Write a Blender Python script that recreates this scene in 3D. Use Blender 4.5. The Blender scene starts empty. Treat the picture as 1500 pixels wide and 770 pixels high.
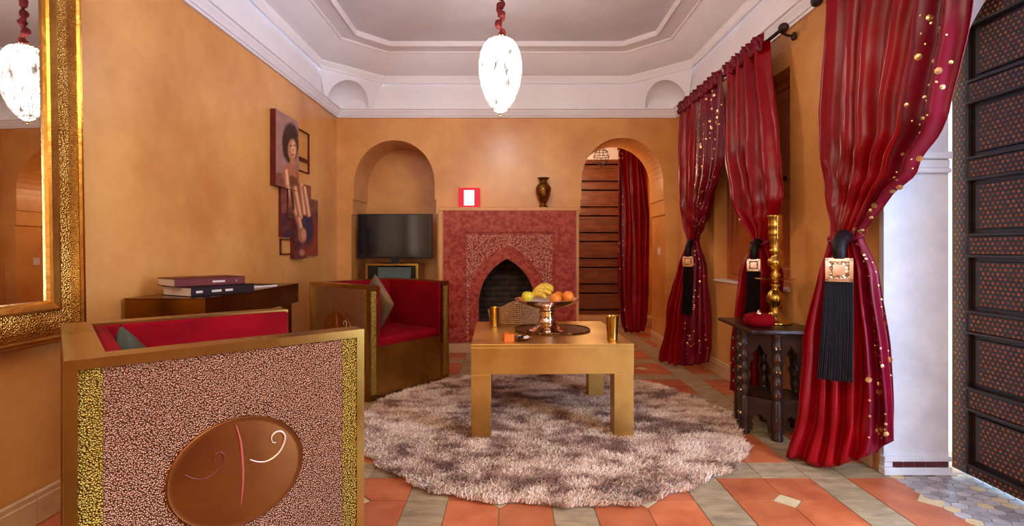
import bpy, bmesh, math, random
import numpy as np
from mathutils import Vector, Matrix, noise
from mathutils.geometry import tessellate_polygon
random.seed(7); np.random.seed(7)
PI = math.pi
scene = bpy.context.scene
COL = scene.collection

# ---------------------------------------------------------------- camera, world, lights, exposure
F = 760.0; CX = 747.0; CY = 365.0; CH = 1.05          # focal length in pixels of the 1500x770 frame, vanishing point, eye height
cd = bpy.data.cameras.new('camera'); cam = bpy.data.objects.new('camera', cd); COL.objects.link(cam)
cd.sensor_width = 36; cd.lens = F / 1500 * 36
cd.shift_x = (750 - CX) / 1500; cd.shift_y = -(385 - CY) / 1500
cam.location = (0, 0, CH); cam.rotation_euler = (PI / 2, 0, 0); cd.clip_start = 0.02
scene.camera = cam

def lin(c):
    return tuple((v / 12.92 if v <= 0.04045 else ((v + 0.055) / 1.055) ** 2.4) for v in [x / 255 for x in c])

w = bpy.data.worlds.new('World'); scene.world = w; w.use_nodes = True
bg = w.node_tree.nodes['Background']; bg.inputs[0].default_value = (0.55, 0.75, 1.0, 1); bg.inputs[1].default_value = 7.0

def area(name, loc, target, size, sy, power, col, spread=180):
    ld = bpy.data.lights.new(name, 'AREA'); ld.shape = 'RECTANGLE'; ld.size = size; ld.size_y = sy
    ld.energy = power; ld.color = col; ld.spread = math.radians(spread)
    o = bpy.data.objects.new(name, ld); COL.objects.link(o); o.location = loc
    o.rotation_euler = (Vector(target) - Vector(loc)).to_track_quat('-Z', 'Y').to_euler()
    return o
area('courtyard_daylight', (2.35, 1.2, 1.15), (0.6, 1.9, 0.9), 0.8, 2.0, 90, (0.46, 0.62, 1.0))
area('rear_ceiling_fill', (0.0, -0.55, 2.55), (0.0, 2.6, 1.0), 2.2, 0.7, 48, (1.0, 0.84, 0.68))  # added warm fill light high behind the camera, not a room fixture
area('rear_wall_fill', (-0.9, -0.85, 1.5), (0.2, 3.5, 1.6), 1.4, 1.2, 16, (1.0, 0.86, 0.74))  # second added fill behind the camera, no real wall fitting there
def point(name, loc, power, col, r=0.05):
    ld = bpy.data.lights.new(name, 'POINT'); ld.energy = power; ld.color = col; ld.shadow_soft_size = r
    o = bpy.data.objects.new(name, ld); COL.objects.link(o); o.location = loc
point('passage_lantern_light', (0.9, 6.5, 2.0), 26, (1.0, 0.72, 0.45), 0.06)
scene.view_settings.view_transform = 'Standard'
scene.view_settings.look = 'None'
scene.view_settings.gamma = 1
scene.view_settings.use_curve_mapping = False
scene.view_settings.exposure = 0.0

# ---------------------------------------------------------------- materials
def mat(name, c1, c2=None, scale=4, rough=0.5, metal=0.0, bump=0.0, bscale=60, btype='noise', detail=4,
        lo=0.35, hi=0.65, emit=None, estr=0, coat=0, sheen=0, trans=0, world=False, stretch=None, rvar=0, spec=0.5, rnd=0, ctype='noise', alpha=1, crough=0.1):
    m = bpy.data.materials.new(name); m.use_nodes = True
    nt = m.node_tree; b = nt.nodes['Principled BSDF']; L = nt.links.new
    a = lin(c1) + (1,)
    b.inputs['Base Color'].default_value = a
    b.inputs['Roughness'].default_value = rough; b.inputs['Metallic'].default_value = metal
    b.inputs['Specular IOR Level'].default_value = spec
    b.inputs['Coat Weight'].default_value = coat; b.inputs['Coat Roughness'].default_value = crough
    b.inputs['Sheen Weight'].default_value = sheen
    b.inputs['Transmission Weight'].default_value = trans; b.inputs['Alpha'].default_value = alpha
    if emit:
        b.inputs['Emission Color'].default_value = lin(emit) + (1,); b.inputs['Emission Strength'].default_value = estr
    if world: src = nt.nodes.new('ShaderNodeNewGeometry').outputs['Position']
    else: src = nt.nodes.new('ShaderNodeTexCoord').outputs['Object']
    if stretch:
        mp = nt.nodes.new('ShaderNodeMapping'); mp.inputs['Scale'].default_value = stretch; L(src, mp.inputs[0]); src = mp.outputs[0]
    if c2:
        if ctype == 'noise':
            n = nt.nodes.new('ShaderNodeTexNoise'); n.inputs['Scale'].default_value = scale; n.inputs['Detail'].default_value = detail
            n.inputs['Roughness'].default_value = 0.6; fac = n.outputs[0]
        else:
            n = nt.nodes.new('ShaderNodeTexVoronoi'); n.inputs['Scale'].default_value = scale; n.feature = ctype; fac = n.outputs['Distance']
        L(src, n.inputs['Vector'])
        r = nt.nodes.new('ShaderNodeValToRGB'); r.color_ramp.elements[0].position = lo; r.color_ramp.elements[1].position = hi
        r.color_ramp.elements[0].color = a; r.color_ramp.elements[1].color = lin(c2) + (1,)
        L(fac, r.inputs[0]); out = r.outputs[0]
        if rnd:
            oi = nt.nodes.new('ShaderNodeObjectInfo'); hs = nt.nodes.new('ShaderNodeHueSaturation')
            mr = nt.nodes.new('ShaderNodeMapRange'); mr.inputs[3].default_value = 1 - rnd; mr.inputs[4].default_value = 1 + rnd
            L(oi.outputs['Random'], mr.inputs[0]); L(mr.outputs[0], hs.inputs['Value']); L(out, hs.inputs['Color']); out = hs.outputs[0]
        L(out, b.inputs['Base Color'])
        if rvar:
            mr = nt.nodes.new('ShaderNodeMapRange'); mr.inputs[3].default_value = rough - rvar; mr.inputs[4].default_value = rough + rvar
            L(fac, mr.inputs[0]); L(mr.outputs[0], b.inputs['Roughness'])
    if bump:
        if btype == 'noise':
            n = nt.nodes.new('ShaderNodeTexNoise'); n.inputs['Scale'].default_value = bscale; n.inputs['Detail'].default_value = 3; o = n.outputs[0]
        else:
            n = nt.nodes.new('ShaderNodeTexVoronoi'); n.inputs['Scale'].default_value = bscale; n.feature = 'F1' if btype == 'voronoi' else btype; o = n.outputs['Distance']
        L(src, n.inputs['Vector'])
        bp = nt.nodes.new('ShaderNodeBump'); bp.inputs['Strength'].default_value = bump; bp.inputs['Distance'].default_value = 0.01
        L(o, bp.inputs['Height']); L(bp.outputs[0], b.inputs['Normal'])
    return m

M = {}
M['plaster'] = mat('tadelakt_plaster', (200, 128, 60), (240, 178, 98), scale=1.5, rough=0.33, bump=0.14, bscale=6, detail=9, lo=0.3, hi=0.72, world=True, rvar=0.10, coat=0.22, crough=0.2)
M['white'] = mat('ceiling_plaster', (238, 234, 238), (244, 240, 243), scale=2, rough=0.6, world=True)
M['ceil'] = mat('ceiling_centre', (206, 203, 210), (226, 223, 228), scale=1.2, rough=0.38, world=True, detail=6)
M['jamb'] = mat('limewash', (214, 212, 216), (232, 230, 232), scale=6, rough=0.55, bump=0.25, bscale=14, world=True)
M['base'] = mat('baseboard_stone', (206, 160, 112), (220, 180, 134), scale=9, rough=0.4, world=True, rnd=0.05)
M['grout'] = mat('grout', (176, 142, 108), (150, 116, 86), scale=20, rough=0.8, world=True)
M['terra'] = mat('terracotta', (174, 82, 46), (208, 116, 68), scale=5, rough=0.42, bump=0.15, bscale=20, world=True, rnd=0.13, detail=8)
M['strip'] = mat('grey_green_tile', (146, 124, 92), (186, 158, 118), scale=9, rough=0.4, bump=0.15, bscale=30, world=True, rnd=0.12, stretch=(1, 3, 1))
M['cream_tile'] = mat('cream_tile', (222, 194, 146), (206, 172, 122), scale=12, rough=0.4, world=True)
M['hex'] = mat('mosaic_tile', (150, 138, 136), (180, 166, 160), scale=15, rough=0.35, world=True, rnd=0.3)
M['brass'] = mat('brushed_brass', (160, 122, 50), (190, 152, 70), scale=3, rough=0.30, metal=1, bump=0.06, bscale=9, detail=8, rvar=0.08)
M['brass_table'] = mat('table_brass', (198, 150, 72), (232, 188, 104), scale=2.5, rough=0.38, metal=1, bump=0.05, bscale=6, detail=8, rvar=0.08)
M['brass_dark'] = mat('aged_brass', (96, 62, 20), (140, 96, 34), scale=2.5, rough=0.25, metal=1, bump=0.05, bscale=6, detail=6)
M['brass_chair'] = mat('chair_brass', (140, 104, 46), (184, 144, 72), scale=2.5, rough=0.28, metal=1, bump=0.05, bscale=7, detail=8, rvar=0.06)
M['hammer'] = mat('hammered_rose_metal', (204, 160, 138), (134, 96, 74), scale=230, ctype='F1', lo=0.25, hi=0.62, rough=0.27, metal=1, bump=0.6, bscale=230, btype='voronoi')
M['hammer_gold'] = mat('hammered_gold_metal', (214, 188, 100), (132, 110, 44), scale=230, ctype='F1', lo=0.25, hi=0.62, rough=0.27, metal=1, bump=0.6, bscale=230, btype='voronoi')
M['medal'] = mat('medallion_bronze', (140, 88, 46), (166, 108, 60), scale=4, rough=0.32, metal=1, bump=0.05, bscale=12)
M['velvet'] = mat('red_velvet', (116, 1, 12), (142, 2, 18), scale=5, rough=0.8, spec=0.1, bump=0.1, bscale=90)
M['satin'] = mat('red_satin', (124, 2, 10), (152, 5, 18), scale=3, rough=0.27, bump=0.18, bscale=7, detail=2, spec=0.22)
M['satin_dark'] = mat('burgundy_organza', (96, 2, 20), (122, 4, 34), scale=5, rough=0.33, spec=0.25,  bump=0.2, bscale=12)
M['sequin'] = mat('sequin_gold', (224, 186, 130), rough=0.3, metal=1)
M['black_fringe'] = mat('black_silk', (20, 13, 14), (34, 22, 22), scale=40, rough=0.5, spec=0.2)
M['plaque'] = mat('silver_plaque', (232, 204, 172), (176, 140, 104), scale=60, rough=0.3, metal=1, bump=0.8, bscale=70, btype='voronoi', ctype='F1', lo=0.2, hi=0.5)
M['iron'] = mat('dark_iron', (44, 32, 28), (60, 44, 36), scale=8, rough=0.45, metal=0.6)
M['frame_gold'] = mat('mirror_gold', (164, 112, 42), (206, 156, 74), scale=3, rough=0.27, metal=1, bump=0.15, bscale=30)
M['frame_hammer'] = mat('mirror_hammered_gold', (172, 116, 44), (214, 160, 78), scale=5, rough=0.25, metal=1, bump=0.45, bscale=170, btype='voronoi')
M['mirror'] = mat('mirror_glass', (222, 216, 210), rough=0.01, metal=1)
M['darkwood'] = mat('dark_carved_wood', (44, 24, 16), (66, 36, 22), scale=6, rough=0.32, stretch=(1, 1, 4), bump=0.2, bscale=20)
M['doorwood'] = mat('black_brown_door_wood', (36, 24, 20), (54, 36, 28), scale=5, rough=0.34, stretch=(1, 1, 6), bump=0.15, bscale=20)
M['pip'] = mat('lattice_inlay', (176, 92, 36), (130, 64, 26), scale=20, rough=0.4)
M['hallwood'] = mat('hall_door_wood', (104, 52, 22), (134, 72, 34), scale=6, rough=0.4, stretch=(1, 1, 5), bump=0.2, bscale=30)
M['shutter'] = mat('orange_stained_wood', (176, 84, 30), (200, 104, 42), scale=5, rough=0.4, stretch=(1, 1, 0.2), bump=0.15, bscale=30)
M['redstone'] = mat('red_marble', (150, 36, 26), (188, 84, 62), scale=26, rough=0.35, spec=0.25, detail=6, bump=0.1, bscale=40, world=True, lo=0.4, hi=0.62)
M['carved'] = mat('carved_stucco', (218, 140, 108), (150, 52, 42), scale=60, rough=0.5, ctype='F1', lo=0.35, hi=0.6, bump=0.7, bscale=38, btype='voronoi', world=True)
M['soot'] = mat('sooty_brick', (56, 44, 32), (92, 72, 54), scale=12, rough=0.8, bump=0.4, bscale=40, world=True, rnd=0.2)
M['black'] = mat('black_plastic', (14, 13, 14), rough=0.25)
M['screen'] = mat('tv_screen', (10, 9, 10), rough=0.12, coat=0.4)
M['dark'] = mat('dark_cavity', (24, 18, 14), rough=0.8)
M['glass_dim'] = mat('smoked_glass', (96, 110, 104), rough=0.15)
M['silver'] = mat('silver_copper', (236, 222, 210), (214, 180, 156), scale=6, rough=0.16, metal=1)
M['gold'] = mat('polished_gold', (186, 142, 58), (212, 172, 86), scale=8, rough=0.22, metal=1)
M['vase'] = mat('engraved_brass_vase', (150, 104, 44), (96, 60, 22), scale=40, rough=0.3, metal=1, bump=0.5, bscale=60)
M['apple'] = mat('yellow_apple', (226, 186, 24), (206, 196, 50), scale=8, rough=0.3)
M['orange'] = mat('orange_peel', (232, 118, 16), (240, 136, 26), scale=10, rough=0.4, bump=0.3, bscale=160)
M['banana'] = mat('banana_peel', (222, 172, 40), (120, 76, 20), scale=45, rough=0.45, lo=0.58, hi=0.75, detail=2)
M['brown'] = mat('fruit_stem', (70, 48, 22), rough=0.7)
M['wicker'] = mat('wicker', (206, 160, 104), (160, 108, 62), scale=60, rough=0.6)
M['tray'] = mat('engraved_tray', (176, 124, 56), (104, 62, 30), scale=70, rough=0.35, metal=0.9, bump=0.8, bscale=70, btype='voronoi', ctype='F1', lo=0.15, hi=0.5)
M['amber'] = mat('amber_glass', (226, 112, 40), rough=0.15, coat=0.5)
M['paper'] = mat('paper_edges', (224, 206, 190), (204, 182, 164), scale=60, rough=0.8, stretch=(1, 1, 12))
M['book_red'] = mat('red_brown_cover', (96, 32, 20), (110, 40, 26), scale=10, rough=0.5, spec=0.15)
M['book_dark'] = mat('dark_cover', (30, 18, 16), (44, 26, 22), scale=10, rough=0.5, spec=0.15)
M['print'] = mat('pale_print', (206, 186, 170), rough=0.6)
M['cush'] = mat('silver_satin', (50, 54, 38), (74, 74, 54), scale=6, rough=0.45, spec=0.3, bump=0.1, bscale=30)
M['cush2'] = mat('grey_satin_gold_light', (84, 80, 68), (136, 102, 56), scale=3, rough=0.42, spec=0.3, bump=0.1, bscale=30)  # golden tone mixed into grey satin stands for light falling on it
M['lampglass'] = mat('lit_crystal', (150, 146, 142), rough=0.2, emit=(255, 240, 229), estr=14)
if 1:
    nt = M['lampglass'].node_tree; tc = nt.nodes.new('ShaderNodeTexCoord'); mp = nt.nodes.new('ShaderNodeMapping'); mp.inputs['Scale'].default_value = (1, 1, 0.3)
    nz = nt.nodes.new('ShaderNodeTexNoise'); nz.inputs['Scale'].default_value = 26; nz.inputs['Detail'].default_value = 3
    rp = nt.nodes.new('ShaderNodeMapRange'); rp.inputs[1].default_value = 0.38; rp.inputs[2].default_value = 0.54; rp.inputs[3].default_value = 0.1; rp.inputs[4].default_value = 40
    nt.links.new(tc.outputs['Object'], mp.inputs[0]); nt.links.new(mp.outputs[0], nz.inputs['Vector']); nt.links.new(nz.outputs[0], rp.inputs[0]); nt.links.new(rp.outputs[0], nt.nodes['Principled BSDF'].inputs['Emission Strength'])

M['lamprib'] = mat('crystal_rib', (200, 194, 190), rough=0.1, emit=(255, 236, 220), estr=0.35)
M['redcloth'] = mat('red_cord_sleeve', (96, 8, 8), (124, 18, 14), scale=14, rough=0.7)
M['lit'] = mat('lit_panel', (255, 230, 220), emit=(255, 222, 206), estr=2.2, rough=0.5)
M['lampred'] = mat('red_lamp_shade', (196, 10, 40), rough=0.5, emit=(220, 20, 50), estr=0.55)
M['switch'] = mat('white_plastic', (232, 220, 206), rough=0.35)
M['stone_out'] = mat('courtyard_stone', (190, 186, 180), (170, 166, 160), scale=5, rough=0.7, world=True)
M['pink'] = mat('pink_inlay', (214, 110, 100), rough=0.4, metal=0.5)
M['creamline'] = mat('cream_inlay', (240, 216, 190), rough=0.35, metal=0.4)
M['darkline'] = mat('plum_inlay', (112, 50, 44), rough=0.4, metal=0.5)
M['redtile'] = mat('oxblood_tile', (92, 30, 30), (74, 24, 26), scale=20, rough=0.3)

# ---------------------------------------------------------------- builder
FR = {}
def tag(o, label=None, cat=None, group=None, kind=None):
    if label: o['label'] = label
    if cat: o['category'] = cat
    if group: o['group'] = group
    if kind: o['kind'] = kind
    return o
def thing(name, label, cat, loc=(0, 0, 0), rz=0, group=None, ry=0):
    o = bpy.data.objects.new(name, None); COL.objects.link(o); o.empty_display_size = 0.05
    o.location = loc; o.rotation_euler = (0, ry, rz)
    FR[o] = Matrix.Translation(loc) @ Matrix.Rotation(rz, 4, 'Z') @ Matrix.Rotation(ry, 4, 'Y')
    return tag(o, label, cat, group)
class MB:
    def __init__(s): s.v = []; s.f = []
    def add(s, vs, fs):
        n = len(s.v); s.v += [tuple(p) for p in vs]; s.f += [tuple(i + n for i in f) for f in fs]; return s
    def box(s, x0, x1, y0, y1, z0, z1):
        return s.add([(x0,y0,z0),(x1,y0,z0),(x1,y1,z0),(x0,y1,z0),(x0,y0,z1),(x1,y0,z1),(x1,y1,z1),(x0,y1,z1)],
                     [(0,3,2,1),(4,5,6,7),(0,1,5,4),(1,2,6,5),(2,3,7,6),(3,0,4,7)])
    def lathe(s, prof, c=(0, 0, 0), n=32, cap=True, wob=None):
        vs = []; fs = []
        for r, z in prof:
            for i in range(n):
                a = 2 * PI * i / n; k = wob(a, z) if wob else 1
                vs.append((c[0] + r * k * math.cos(a), c[1] + r * k * math.sin(a), c[2] + z))
        m = len(prof)
        for j in range(m - 1):
            for i in range(n):
                k = (i + 1) % n; fs.append((j*n+i, j*n+k, (j+1)*n+k, (j+1)*n+i))
        if cap:
            if prof[0][0] > 1e-4: fs.append(tuple(range(n))[::-1])
            if prof[-1][0] > 1e-4: fs.append(tuple((m-1)*n + i for i in range(n)))
        return s.add(vs, fs)
    def tube(s, pts, r, n=8, rads=None):
        pts = [Vector(p) for p in pts]; vs = []; fs = []; up = None
        for j, p in enumerate(pts):
            t = (pts[min(j+1, len(pts)-1)] - pts[max(j-1, 0)]).normalized()
            if up is None: up = Vector((0, 0, 1)) if abs(t.z) < 0.9 else Vector((1, 0, 0))
            a = t.cross(up).normalized(); b = a.cross(t).normalized(); up = b
            rr = rads[j] if rads else r
            for i in range(n):
                g = 2 * PI * i / n; vs.append(p + a * rr * math.cos(g) + b * rr * math.sin(g))
        for j in range(len(pts) - 1):
            for i in range(n):
                k = (i + 1) % n; fs.append((j*n+i, j*n+k, (j+1)*n+k, (j+1)*n+i))
        fs.append(tuple(range(n))); fs.append(tuple((len(pts)-1)*n + i for i in range(n))[::-1])
        return s.add(vs, fs)
    def plate(s, outer, holes, t0, t1, axis='y'):
        loops = [outer] + list(holes)
        mp = (lambda a, b, t: (a, t, b)) if axis == 'y' else ((lambda a, b, t: (t, a, b)) if axis == 'x' else (lambda a, b, t: (a, b, t)))
        tris = tessellate_polygon([[Vector((p[0], p[1], 0)) for p in l] for l in loops])
        flat = [p for l in loops for p in l]; n = len(flat)
        vs = [mp(a, b, t0) for a, b in flat] + [mp(a, b, t1) for a, b in flat]
        fs = [tuple(t) for t in tris] + [tuple(i + n for i in t)[::-1] for t in tris]
        k = 0
        for l in loops:
            for i in range(len(l)):
                j = (i + 1) % len(l); fs.append((k+i, k+j, n+k+j, n+k+i))
            k += len(l)
        return s.add(vs, fs)
    def ball(s, c, rx, ry, rz, n=20, m=12):
        return s.lathe([(math.sin(PI*j/m) if 0 < j < m else 1e-5, -math.cos(PI*j/m)) for j in range(m+1)], n=n, cap=False).xf_last((m+1)*n, Matrix.Translation(c) @ Matrix.Diagonal((rx, ry, rz, 1)))
    def xf_last(s, k, mt):
        for i in range(len(s.v) - k, len(s.v)): s.v[i] = tuple(mt @ Vector(s.v[i]))
        return s
    def xf(s, mt): return s.xf_last(len(s.v), mt)
    def build(s, name, m, parent=None, smooth=False, bev=0, world=False, kind=None, label=None):
        me = bpy.data.meshes.new(name); vs = s.v
        if world and parent is not None:
            inv = FR[parent].inverted(); vs = [tuple(inv @ Vector(p)) for p in vs]
        me.from_pydata(vs, [], s.f)
        bm = bmesh.new(); bm.from_mesh(me); bmesh.ops.recalc_face_normals(bm, faces=bm.faces); bm.to_mesh(me); bm.free()
        me.materials.append(M[m] if isinstance(m, str) else m)
        if smooth: 
            me.shade_smooth()
            if smooth == 'auto': me.set_sharp_from_angle(angle=math.radians(38))
        o = bpy.data.objects.new(name, me); COL.objects.link(o)
        if parent is not None: o.parent = parent; FR[o] = FR.get(parent, Matrix())
        else: FR[o] = Matrix()
        if bev:
            b = o.modifiers.new('bevel', 'BEVEL'); b.width = bev; b.segments = 2; b.limit_method = 'ANGLE'
        if kind: o['kind'] = kind
        if label: o['label'] = label
        return o
def struct(name, mb, m, **k): return mb.build(name, m, kind='structure', **k)
def part_copy(src, loc, parent, mesh=None):
    o = src.copy(); COL.objects.link(o); o.parent = parent; o.location = loc
    if mesh: o.data = mesh
    return o

# ---------------------------------------------------------------- the room
XL, XR, YB, YF, ZW = -1.82, 1.755, 5.45, -1.0, 2.43
def arch(cx, h0, h1, h2, z0, z1, zs, zt, n=28, base=0.0):
    p = [(cx-h0, base), (cx-h0, z0), (cx-h1, z0), (cx-h1, z1), (cx-h2, z1)]
    for i in range(n + 1):
        t = PI - PI * i / n; s_ = math.sin(t)
        p.append((cx + h2 * math.cos(t), zs + (zt - zs) * (s_ ** 0.93 if s_ > 0 else 0)))
    return p + [(cx+h2, z1), (cx+h1, z1), (cx+h1, z0), (cx+h0, z0), (cx+h0, base)]
niche = arch(-1.214, 0.452, 0.438, 0.424, 1.416, 1.574, 1.72, 2.195)
door_arch = arch(1.18, 0.455, 0.441, 0.430, 1.416, 1.574, 1.74, 2.222)
FCX = -0.03
def fire_arch(hw, zb, zs, zt, n=14):       # pointed gothic outline
    h = zt-zs; R = (hw*hw+h*h)/(2*hw); tm = math.asin(min(1, h/R))
    side = [(R*math.cos(tm*i/n)-(R-hw), zs+R*math.sin(tm*i/n)) for i in range(n+1)]
    L_ = [(FCX-x, z) for x, z in side]; R_ = [(FCX+x, z) for x, z in side[:-1]][::-1]
    return [(FCX-hw, zb)] + L_ + R_ + [(FCX+hw, zb)]
mb = MB()
mb.plate([(XL-0.15, 0)] + niche + door_arch + [(2.3, 0), (2.3, ZW), (XL-0.15, ZW)],
         [[(FCX-0.36, 0.05), (FCX-0.36, 1.05), (FCX+0.36, 1.05), (FCX+0.36, 0.05)]], YB, YB+0.52, 'y')
wb = struct('wall_back', mb, 'plaster')
MB().box(XL-0.15, -0.5, YB+0.521, YB+0.58, 0, ZW).build('niche_back', 'plaster', wb)
struct('wall_left', MB().box(XL-0.15, XL, YF-0.15, YB, 0, ZW), 'plaster')
struct('wall_front', MB().box(XL-0.15, 2.3, YF-0.15, YF, 0, 3.1), 'plaster')
# right wall with the window opening and the arched door recess
DY0, DY1 = 0.77, 2.43
da = [(DY0-0.03, 0)] + [((DY0+DY1)/2 - 0.86*math.cos(PI*i/28), 1.70 + 0.70*math.sin(PI*i/28)) for i in range(29)] + [(DY1+0.03, 0)]
WY0, WY1, WZ0, WZ1 = 3.25, 4.46, 0.78, 2.2
mb = MB().plate([(YF-0.15, 0)] + da + [(YB, 0), (YB, ZW), (YF-0.15, ZW)],
                [[(WY0, WZ0), (WY0, WZ1), (WY1, WZ1), (WY1, WZ0)]], XR, 2.05, 'x')
struct('wall_right', mb, 'plaster')
# white lining of the door recess
inner = [(DY0, 0)] + [((DY0+DY1)/2 - 0.83*math.cos(PI*i/28), 1.70 + 0.67*math.sin(PI*i/28)) for i in range(29)] + [(DY1, 0)]
mb = MB()
for i in range(len(da) - 1):
    (a0, b0), (a1, b1) = da[i], da[i+1]; (c0, d0), (c1, d1) = inner[i], inner[i+1]
    n = len(mb.v)
    mb.v += [(x, p, q) for x in (XR-0.004, 2.054) for p, q in ((a0, b0), (a1, b1), (c1, d1), (c0, d0))]
    mb.f += [(n, n+1, n+5, n+4), (n+2, n+3, n+7, n+6), (n, n+3, n+2, n+1), (n+4, n+5, n+6, n+7)]
lining = struct('trim_1', mb, 'jamb')
mb = MB()
for z0, z1, d in ((1.405, 1.43, 0.022), (1.43, 1.47, 0.012), (1.47, 1.505, 0.028)):
    mb.box(XR-0.004-d*0.5, 2.054, DY1-d, DY1+0.001, z0, z1)
mb.build('impost_moulding', 'jamb', lining, bev=0.006)
mb = MB(); mb.box(XR-0.016, 2.056, DY1-0.022, DY1+0.02, 0.0, 0.035); mb.box(XR-0.012, 2.056, DY1-0.018, DY1+0.02, 0.062, 0.085)
mb.box(XR-0.008, 2.05, DY1-0.010, DY1+0.02, 0.035, 0.062)
mb.build('plinth', 'jamb', lining, bev=0.004)
t0 = None
for k in range(5):
    x0 = XR + 0.03 + k * 0.052
    b = MB().box(x0, x0+0.047, DY1-0.016, DY1-0.009, 0.037, 0.060).build('glazed_tile', 'redtile', lining, bev=0.001)

# frieze, cornice, ceiling
def rect(ins, z): return [(XL+ins, YF+ins, z), (XR-ins, YF+ins, z), (XR-ins, YB-ins, z), (XL+ins, YB-ins, z)]
def octo(ins, z, ch=0.49):
    k = ch - ins * 0.0 ; e = ins * 0.414
    c = ch + e * 1.0 - ins
    x0, x1, y0, y1 = XL+ins, XR-ins, YF+ins, YB-ins
    c = ch - ins * (2 - 1.414)
    return [(x0+c, y0, z), (x1-c, y0, z), (x1, y0+c, z), (x1, y1-c, z), (x1-c, y1, z), (x0+c, y1, z), (x0, y1-c, z), (x0, y0+c, z)]
def loft(mb, rings):
    n = len(rings[0]); b = len(mb.v)
    for r in rings: mb.v += r
    for j in range(len(rings) - 1):
        for i in range(n):
            k = (i + 1) % n; mb.f.append((b+j*n+i, b+j*n+k, b+(j+1)*n+k, b+(j+1)*n+i))
    return mb
struct('trim_2', loft(MB(), [rect(-0.01, 2.515), rect(-0.01, 2.9)]), 'white')                    # white frieze
corn = [(0.0, ZW-0.002), (0.018, ZW-0.002), (0.022, ZW+0.012), (0.03, ZW+0.016), (0.034, ZW+0.03), (0.052, ZW+0.052), (0.056, ZW+0.058), (0.056, ZW+0.068), (0.068, ZW+0.074), (0.068, ZW+0.088), (-0.02, ZW+0.088)]
struct('trim_3', loft(MB(), [rect(i, z) for i, z in corn]), 'white', smooth='auto')              # cornice
# corner squinches: diagonal plates with an arched hollow
sq = MB(); CB, CT, ZB, ZT = 0.34, 0.49, 2.512, 2.80
sgn_c = [((XL, YB), (0, -1), (1, 0)), ((XR, YB), (-1, 0), (0, -1)), ((XR, YF), (0, 1), (-1, 0)), ((XL, YF), (1, 0), (0, 1))]
for (cx_, cy_), da_, db_ in sgn_c:
    inw = Vector((da_[0]+db_[0], da_[1]+db_[1])).normalized(); cc_ = Vector((cx_, cy_))
    al = (Vector(db_)-Vector(da_)).normalized()
    def pt(s_, z, dep):          # s_ = metres along the diagonal from its middle, dep = depth behind its face
        c = CB+(CT-CB)*(z-ZB)/(ZT-ZB)
        q = cc_ + inw*(c*0.7071-dep) + al*s_; return (q.x, q.y, z)
    n = 28; R0 = CB*0.7071-0.012; vs = []; fs = []
    for dep in (0.0, 0.035):
        for i in range(n+1):
            th = PI*i/n; sx, zz = -R0*math.cos(th), ZB+0.235*math.sin(th)
            # outer boundary along the edges of the tapering plate
            if abs(math.cos(th)) > 0.72: 
                zo = zz+0.0; zo = ZB+(ZT-ZB)*min(1, math.sin(th)/0.69); c = CB+(CT-CB)*(zo-ZB)/(ZT-ZB); so = -math.copysign(c*0.7071, math.cos(th))
            else: zo = ZT; so = -math.cos(th)/0.72*CT*0.7071
            vs += [pt(sx, zz, dep), pt(so, zo, dep)]
    for d_i in (0, 1):
        b0 = d_i*2*(n+1)
        for i in range(n): fs.append((b0+2*i, b0+2*i+2, b0+2*i+3, b0+2*i+1))
    for i in range(n): fs.append((2*i, 2*i+2, 2*(n+1)+2*i+2, 2*(n+1)+2*i))
    sq.add(vs, fs); vs = []; fs = []; m = 14
    for i in range(n+1):
        for j in range(m+1):
            th = PI*i/n; ph = PI/2*j/m
            z = ZB+0.235*math.sin(th)*math.cos(ph)
            q = cc_ + inw*(CB*0.7071-0.035+ (CT-CB)*0.7071*(z-ZB)/(ZT-ZB)*(1-j/m) -0.17*math.sin(ph)) + al*(-R0*math.cos(th)*math.cos(ph)*0.995)
            vs.append((q.x, q.y, z))
    for i in range(n):
        for j in range(m): fs.append((i*(m+1)+j, i*(m+1)+j+1, (i+1)*(m+1)+j+1, (i+1)*(m+1)+j))
    sq.add(vs, fs)
struct('trim_4', sq, 'white', smooth='auto')
c1 = [(0.0, 2.785), (0.014, 2.785), (0.018, 2.80), (0.018, 2.815), (0.032, 2.835), (0.032, 2.862), (0.05, 2.864), (0.235, 3.028), (0.235, 3.034), (0.38, 3.034)]
c2 = [(0.38, 3.034), (0.38, 3.028), (0.388, 3.022), (0.400, 3.022), (0.408, 3.030), (0.408, 3.075)]
ceiling = struct('ceiling', loft(MB(), [octo(i, z) for i, z in c1]), 'white', smooth='auto')
loft(MB(), [octo(i, z) for i, z in [(0.225, 3.0265), (0.23, 3.018), (0.245, 3.018), (0.25, 3.034)]]).build('ceiling_bead', 'white', ceiling, smooth='auto')
loft(MB(), [octo(i, z) for i, z in c2]).build('ceiling_moulding', 'white', ceiling, smooth='auto')
MB().add(octo(0.38, 3.072), [tuple(range(8))]).build('ceiling_field', 'ceil', ceiling)
MB().box(XL-0.2, 2.3, YF-0.2, YB+0.2, 3.08, 3.14).build('roof_slab', 'white', ceiling)

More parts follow.
